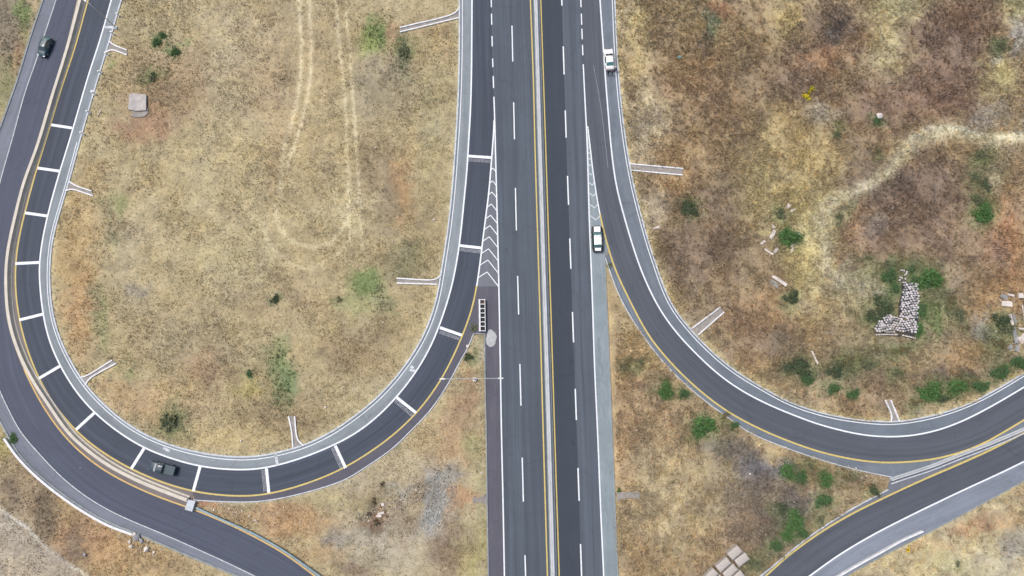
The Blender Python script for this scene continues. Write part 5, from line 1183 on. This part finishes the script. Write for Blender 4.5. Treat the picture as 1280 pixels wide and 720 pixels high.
# ------------------------------------------------------------------ lamp posts
def lamp(base, h, arms, lab):
    root = empty('street_lamp', G(*base), 0, lab, 'street lamp')
    bm = bmesh.new(); bm_tube(bm, (0, 0, 0), (0, 0, h), .11, .06, 12); from_bm(bm, 'pole', M['steel'], root, True)
    bm = bmesh.new(); bm_box(bm, (0, 0, .2), (.6, .6, .4), 0, .04); from_bm(bm, 'footing', M['kerb'], root)
    for dx, dy, rise in arms:
        v = Vector((dx, dy, 0)); bm = bmesh.new(); prev = Vector((0, 0, h - .05))
        for k in range(1, 7):
            t = k / 6; p = Vector((dx * t, dy * t, h - .05 + rise * math.sin(t * PI / 2))); bm_tube(bm, prev, p, .06, .05, 8); prev = p
        from_bm(bm, 'arm', M['steel'], root)
        q = v.normalized(); bm = bmesh.new(); c = prev + q * .35
        bm_box(bm, c, (.9, .26, .12), math.atan2(dy, dx), .04); hd = from_bm(bm, 'lamp_head', M['steel'], root)
        bm = bmesh.new(); bm_box(bm, c - Vector((0, 0, .07)), (.6, .2, .03), math.atan2(dy, dx)); from_bm(bm, 'lens', M['lamp_w'], hd)
lamp((594,474), 11.5, [(4.6, .05, .3), (-4.6, -.05, .3)], 'tall grey street lamp with two long arms between the loop ramp and the highway')
lamp((146,35.5), 8.8, [(-.75, .55, .25)], 'grey single-armed street lamp on the inner kerb at the top left')

# warning sign
root = empty('warning_sign', GZ(1127,684), 0, 'yellow diamond warning sign with black arrow in the bottom right field', 'sign')
vdir = (Vector((0, 0, H)) - root.location); rz = math.atan2(vdir.y, vdir.x)
root.rotation_euler = (0, 0, rz)
bm = bmesh.new(); bm_tube(bm, (0, 0, 0), (0, 0, 2.3), .04, .04, 8); from_bm(bm, 'post', M['steel'], root)
def yz_plate(pts, x, th):
    bm = bmesh.new(); a = [bm.verts.new((x, p[0], p[1])) for p in pts]; b_ = [bm.verts.new((x + th, p[0], p[1])) for p in pts]
    bm.faces.new(a); bm.faces.new(b_[::-1]); n = len(pts)
    for i in range(n): bm.faces.new((a[i], b_[i], b_[(i + 1) % n], a[(i + 1) % n]))
    return bm
r_ = .62
pn = from_bm(yz_plate([(0, 2.2 - r_), (r_, 2.2), (0, 2.2 + r_), (-r_, 2.2)], .05, .02), 'panel', M['sign_y'], root)
from_bm(yz_plate([(-.08, 1.9), (.08, 1.9), (.08, 2.25), (.22, 2.25), (0, 2.55), (-.22, 2.25), (-.08, 2.25)], .074, .006), 'arrow', M['black'], pn)

# ------------------------------------------------------------------ vehicles
def loft_car(name, loc, heading, label, cat, length, width, st_, mats, glass='glass', wheel_r=.33, wheel_x=None, patches=(), extras=None, bed=None):
    """st_: stations (x fraction -.5 rear..+.5 front, half width, sill z, belt z, top z, top half width, zone)
    zones: body, windscreen, cabin, rear_glass, bed"""
    root = empty(name, loc, heading, label, cat)
    secs = []
    for (fx, hw, sz, bz, tz, tw, zone) in st_:
        x = fx * length; hw *= width / 2; tw *= width / 2
        half = [(hw * .90, sz), (hw * .98, sz + .14), (hw, (sz + bz) / 2), (hw * .985, bz - .05), (hw * .95, bz), (tw + (hw * .95 - tw) * .12, bz + (tz - bz) * .88), (tw * .82, tz), (tw * .42, tz + .02), (0, tz + .03)]
        secs.append((x, half, zone))
    n = len(secs[0][1]); m = 2 * n - 1
    def ring(s):
        x, half, _ = s
        return [Vector((x, y, z)) for y, z in half] + [Vector((x, -y, z)) for y, z in half[-2::-1]]
    R = [ring(s) for s in secs]
    parts = {}
    def add(part, quad, off=0):
        parts.setdefault(part, []).append(quad)
    for i in range(len(R) - 1):
        zone = secs[i][2]
        for k in range(m - 1):
            q = (R[i][k], R[i + 1][k], R[i + 1][k + 1], R[i][k + 1])
            kk = k if k < n - 1 else m - 2 - k
            part = 'body'
            if zone == 'windscreen' and kk >= 5: part = 'windscreen'
            elif zone == 'rear_glass' and kk >= 5: part = 'rear_window'
            elif zone == 'cabin' and kk == 4: part = 'side_window_a' if k < n - 1 else 'side_window_b'
            elif zone == 'cabin' and kk >= 5: part = 'roof'
            elif zone == 'bed' and kk >= 5: part = 'bed'
            add(part, q)
    def end(Rr): return [v for v in Rr]
    for part, qs in parts.items():
        bm = bmesh.new(); vm = {}
        def gv(v):
            key = (round(v.x, 4), round(v.y, 4), round(v.z, 4))
            if key not in vm: vm[key] = bm.verts.new(v)
            return vm[key]
        for q in qs:
            vs_ = [gv(v) for v in q]; vs_ = list(dict.fromkeys(vs_))
            if len(vs_) > 2:
                try: bm.faces.new(vs_)
                except ValueError: pass
        if part == 'body':
            bm.faces.new([gv(v) for v in dict.fromkeys(tuple(v) for v in R[0]) and R[0]]); bm.faces.new([gv(v) for v in R[-1]][::-1])
            bm.faces.new([gv(r[0]) for r in R] + [gv(r[-1]) for r in R[::-1]])
        nm = {'side_window_a': 'side_window', 'side_window_b': 'side_window'}.get(part, part)
        mt = M[mats.get(nm, 'glass' if 'wind' in nm else mats['body'])] if nm not in ('windscreen',) else M[mats.get('windscreen', glass)]
        o = from_bm(bm, nm, mt, root, nm in ('body', 'windscreen', 'rear_window', 'roof'))
        if nm == 'body':
            for f in o.data.polygons: f.use_smooth = len(f.vertices) == 4
    hw = width / 2; hl = length / 2
    for wx in (wheel_x or (length * .31, -length * .29)):
        for s in (1, -1):
            y = s * (hw - .10)
            bm = bmesh.new(); bm_tube(bm, (wx, y - .11, wheel_r), (wx, y + .11, wheel_r), wheel_r, wheel_r, 22); wl = from_bm(bm, 'wheel', M['tyre'], root)
            bm = bmesh.new(); bm_tube(bm, (wx, y + s * .112, wheel_r), (wx, y + s * .125, wheel_r), wheel_r * .62, wheel_r * .55, 14); from_bm(bm, 'rim', M['rim'], wl)
    for s in (1, -1):
        bm = bmesh.new(); bm_box(bm, (hl * .93, s * hw * .66, .70), (.34, .36, .14), -s * .35, .04); from_bm(bm, 'headlight', M['lamp_w'], root)
        bm = bmesh.new(); bm_box(bm, (-hl * .965, s * hw * .72, .82), (.14, .30, .16), s * .2, .03); from_bm(bm, 'tail_light', M['lamp_r'], root)
        ws = [s_ for s_ in secs if s_[2] == 'windscreen'][0][0]
        bm = bmesh.new(); bm_box(bm, (ws - .25 if ws > 0 else ws, s * (hw + .06), .98), (.14, .24, .14), 0, .04); from_bm(bm, 'mirror', M[mats['body']], root)
    for (sx, y0, x0, z0, x1, z1, wd, mt, nm) in patches:
        bm = bmesh.new(); v = [bm.verts.new((x0, -wd, z0)), bm.verts.new((x1, -wd, z1)), bm.verts.new((x1, wd, z1)), bm.verts.new((x0, wd, z0))]; f = bm.faces.new(v)
        r = bmesh.ops.extrude_face_region(bm, geom=[f])
        for q in r['geom']:
            if isinstance(q, bmesh.types.BMVert): q.co.z -= .015
        from_bm(bm, nm, M[mt], root)
    for s in (-1, 1):
        pass
    bm = bmesh.new(); bm_box(bm, (hl + .005, 0, .42), (.03, .5, .11)); from_bm(bm, 'number_plate', M['lamp_w'], root)
    return root
HATCH = [(-.5,.80,.32,.62,.72,.74,'body'),(-.485,.92,.26,.80,.92,.82,'body'),(-.44,.97,.24,.90,1.02,.80,'rear_glass'),(-.33,1.0,.22,.94,1.42,.70,'cabin'),(-.05,1.0,.20,.94,1.50,.70,'cabin'),(.08,1.0,.20,.93,1.46,.70,'windscreen'),
         (.26,1.0,.20,.92,1.00,.80,'body'),(.40,.96,.22,.84,.90,.78,'body'),(.47,.86,.26,.68,.76,.68,'body'),(.5,.70,.32,.56,.62,.5,'body')]
SEDAN = [(-.5,.74,.34,.62,.78,.62,'body'),(-.48,.90,.28,.82,.98,.80,'body'),(-.34,.98,.22,.92,1.02,.80,'rear_glass'),(-.20,1.0,.20,.94,1.40,.68,'cabin'),(0.0,1.0,.20,.94,1.46,.68,'cabin'),(.10,1.0,.20,.93,1.43,.68,'windscreen'),
         (.25,1.0,.20,.92,1.00,.80,'body'),(.40,.96,.22,.84,.90,.78,'body'),(.475,.86,.26,.68,.76,.68,'body'),(.5,.66,.32,.56,.62,.5,'body')]
PICK = [(-.5,.90,.42,.90,.96,.84,'body'),(-.485,.95,.40,.98,1.04,.86,'bed'),(-.10,.97,.36,1.0,1.06,.86,'body'),(-.085,.98,.34,1.0,1.10,.80,'rear_glass'),(-.06,1.0,.34,1.02,1.62,.72,'cabin'),(.12,1.0,.34,1.02,1.66,.72,'cabin'),(.17,1.0,.34,1.0,1.60,.72,'windscreen'),
        (.28,1.0,.34,.99,1.10,.80,'body'),(.42,.97,.34,.94,1.02,.80,'body'),(.48,.92,.36,.80,.90,.76,'body'),(.5,.84,.40,.70,.76,.6,'body')]
SUV = [(-.5,.84,.36,.74,.90,.74,'body'),(-.485,.92,.30,.90,1.04,.80,'body'),(-.36,.98,.26,.96,1.06,.80,'rear_glass'),(-.27,1.0,.26,.98,1.60,.64,'cabin'),(0.0,1.0,.26,.98,1.66,.64,'cabin'),(.10,1.0,.26,.98,1.60,.64,'windscreen'),
       (.22,1.0,.26,.96,1.08,.80,'body'),(.40,.97,.28,.90,1.00,.80,'body'),(.475,.90,.30,.76,.84,.74,'body'),(.5,.78,.36,.62,.70,.6,'body')]
def place(px0, px1):
    """rear point, front point -> centre and heading"""
    a, b = G(*px0), G(*px1); c = (a + b) / 2; return c + Vector((0, 0, .014)), math.atan2((b - a).y, (b - a).x), (b - a).length
c, h, l = place((64,47.5),(53.5,73.5))
car1 = loft_car('parked_car' if False else 'car', c, h, 'dark teal hatchback driving down the outer ramp at the upper left', 'car', 4.1, 1.8, HATCH, {'body': 'car_teal', 'rear_window': 'glass_teal'})
c, h, l = place((221.5,588.5),(189.5,581))
pk = loft_car('pickup_truck', c, h, 'dark blue pickup with a grey covered bed on the loop ramp at the bottom left', 'pickup truck', 4.9, 1.85, PICK, {'body': 'car_blue', 'bed': 'bed_cover', 'windscreen': 'steel'}, wheel_r=.37)
c, h, l = place((762.2,90),(759.7,63))
wc = loft_car('car', c, h, 'white sedan stopped on the right shoulder with two people at its rear', 'car', 4.35, 1.85, SEDAN, {'body': 'car_white', 'rear_window': 'glass_teal'})
c, h, l = place((746.8,317),(745.3,281.5))
pc = loft_car('patrol_car', c, h, 'dark patrol car with white hood, white roof and white boot parked in the right gore', 'patrol car', 5.0, 2.05, SUV, {'body': 'car_black', 'roof': 'car_white', 'windscreen': 'glass_teal', 'rear_window': 'glass_teal'},
    patches=[(0, 0, 5.0 * .24, 1.15, 5.0 * .455, 1.03, .60, 'car_white', 'hood_panel'), (0, 0, -5.0 * .49, 1.10, -5.0 * .375, 1.14, .58, 'car_white', 'boot_panel')])
for s, mt in ((1, 'lamp_r'), (-1, 'car_blue')):
    bm = bmesh.new(); bm_box(bm, (.35, s * .32, 1.74), (.22, .55, .1), 0, .03); from_bm(bm, 'light_bar', M['lamp_w'], pc)
# roof rails etc. for the hatchback
for s in (-1, 1):
    bm = bmesh.new(); bm_tube(bm, (-1.2, s * .6, 1.49), (.2, s * .6, 1.53), .02, .02, 6); from_bm(bm, 'roof_rail', M['black'], car1)
    bm = bmesh.new(); bm_box(bm, (-.9, s * .82, 1.1), (2.4, .03, .12)); bm.free()

# ------------------------------------------------------------------ people
def person(px, py, rz, label, top, trousers, lean=.1, cap=None, arms=((.25, -.1), (.3, -.05))):
    """one continuous skinned figure, 1.72 m"""
    V = []; E = []; Rr = []
    def add(p, r, parent=None):
        V.append(p); Rr.append(r); i = len(V) - 1
        if parent is not None: E.append((parent, i))
        return i
    f = lean
    pel = add((0, 0, .95), (.15, .11)); wai = add((f * .4, 0, 1.10), (.13, .10), pel); che = add((f, 0, 1.32), (.17, .12), wai); nk0 = add((f * 1.3, 0, 1.46), (.075, .07), che)
    nk = add((f * 1.5, 0, 1.52), (.055, .055), nk0); hd = add((f * 1.7 + .01, 0, 1.61), (.085, .095), nk); hd2 = add((f * 1.8 + .01, 0, 1.69), (.078, .085), hd)
    for s, (fw, out) in zip((1, -1), arms):
        sh = add((f, s * .19, 1.41), (.065, .06), che); el = add((f + fw * .35, s * (.26 + out * .3), 1.13), (.045, .045), sh)
        wr = add((f + fw, s * (.24 + out), .98), (.03, .028), el); pm = add((f + fw + .06, s * (.24 + out), .95), (.038, .022), wr)
        for k in range(4): 
            b = add((f + fw + .10, s * (.215 + out + k * .02), .94), (.012, .011), pm); add((f + fw + .145 + (.01 if k in (1, 2) else 0), s * (.213 + out + k * .021), .915), (.009, .009), b)
        th = add((f + fw + .075, s * (.195 + out), .95), (.012, .012), pm); add((f + fw + .11, s * (.175 + out), .935), (.009, .009), th)
        hp = add((0, s * .09, .90), (.095, .095), pel); kn = add((.03 + .03 * s, s * .11, .50), (.062, .062), hp); an = add((-.02 + .06 * s, s * .12, .09), (.042, .045), kn); add((.13 + .06 * s, s * .13, .045), (.045, .032), an)
    me = bpy.data.meshes.new('person'); me.from_pydata(V, E, []); o = bpy.data.objects.new('tmp', me); COL.objects.link(o)
    sk = o.modifiers.new('s', 'SKIN'); sk.use_smooth_shade = True
    for i, r in enumerate(Rr): me.skin_vertices[0].data[i].radius = r; me.skin_vertices[0].data[i].use_root = (i == 0)
    ss = o.modifiers.new('u', 'SUBSURF'); ss.levels = 1; ss.render_levels = 1
    dg = bpy.context.evaluated_depsgraph_get(); me2 = bpy.data.meshes.new_from_object(o.evaluated_get(dg)); bpy.data.objects.remove(o)
    me2.materials.clear()
    for mm in (M[top], M[trousers], M['skin'], M['tyre']): me2.materials.append(mm)
    for p in me2.polygons:
        c = p.center; p.use_smooth = True
        hand = c.z < 1.02 and c.z > .88 and c.x > f + .14 and abs(c.y) > .12
        p.material_index = 2 if (c.z > 1.49 or hand) else 0 if (c.z > .97 or (abs(c.y) > .19 and c.z > .9 and c.x > .02)) else 3 if c.z < .09 else 1
    root = link('person', me2); root.location = G(px, py) + Vector((0, 0, .014)); root.rotation_euler = (0, 0, rz); tag(root, label, 'person')
    hx = f * 1.75 + .01
    bm = bmesh.new(); bmesh.ops.create_uvsphere(bm, u_segments=14, v_segments=8, radius=.112)
    for v in bm.verts: v.co = Vector((v.co.x * 1.02 - .012 + hx, v.co.y * .92, v.co.z * .95 + 1.68))
    for v in [v for v in bm.verts if v.co.z < 1.655]: bm.verts.remove(v)
    from_bm(bm, 'hair', M['hair'], root, True)
    if cap:
        bm = bmesh.new(); bmesh.ops.create_uvsphere(bm, u_segments=14, v_segments=8, radius=.122)
        for v in bm.verts: v.co = Vector((v.co.x + hx, v.co.y * .95, v.co.z * .9 + 1.695))
        for v in [v for v in bm.verts if v.co.z < 1.69]: bm.verts.remove(v)
        bm_box(bm, (hx + .15, 0, 1.70), (.12, .16, .015), 0, .004); from_bm(bm, 'cap', M[cap], root, True)
    bm = bmesh.new(); bm_box(bm, (hx + .105, 0, 1.615), (.03, .026, .045), 0, .008); from_bm(bm, 'nose', M['skin'], root)
    for s in (-1, 1):
        bm = bmesh.new(); bmesh.ops.create_uvsphere(bm, u_segments=8, v_segments=6, radius=.012)
        for v in bm.verts: v.co += Vector((hx + .088, s * .034, 1.645))
        from_bm(bm, 'eye', M['black'], root)
        bm = bmesh.new(); bm_box(bm, (hx + .0, s * .092, 1.63), (.04, .02, .055), 0, .008); from_bm(bm, 'ear', M['skin'], root)
    bm = bmesh.new(); bm_box(bm, (hx + .093, 0, 1.573), (.012, .05, .01)); from_bm(bm, 'mouth', M['lamp_r'], root)
    return root
person(769.6, 89.5, math.radians(150), 'person in dark clothes and pale cap beside the right rear of the white car', 'cloth_d', 'cloth_d', .12, 'cap_w')
person(759.5, 94, math.radians(88), 'person in dark clothes directly behind the white car, leaning to its boot', 'cloth_d', 'cloth_n', .16, None, ((.4, -.06), (.4, -.06)))
person(764.5, 93.5, math.radians(100), 'person in dark grey clothes standing behind the right corner of the white car', 'cloth_g', 'cloth_d', .08)
wc['label'] = 'white sedan stopped on the right shoulder with three people at its rear'
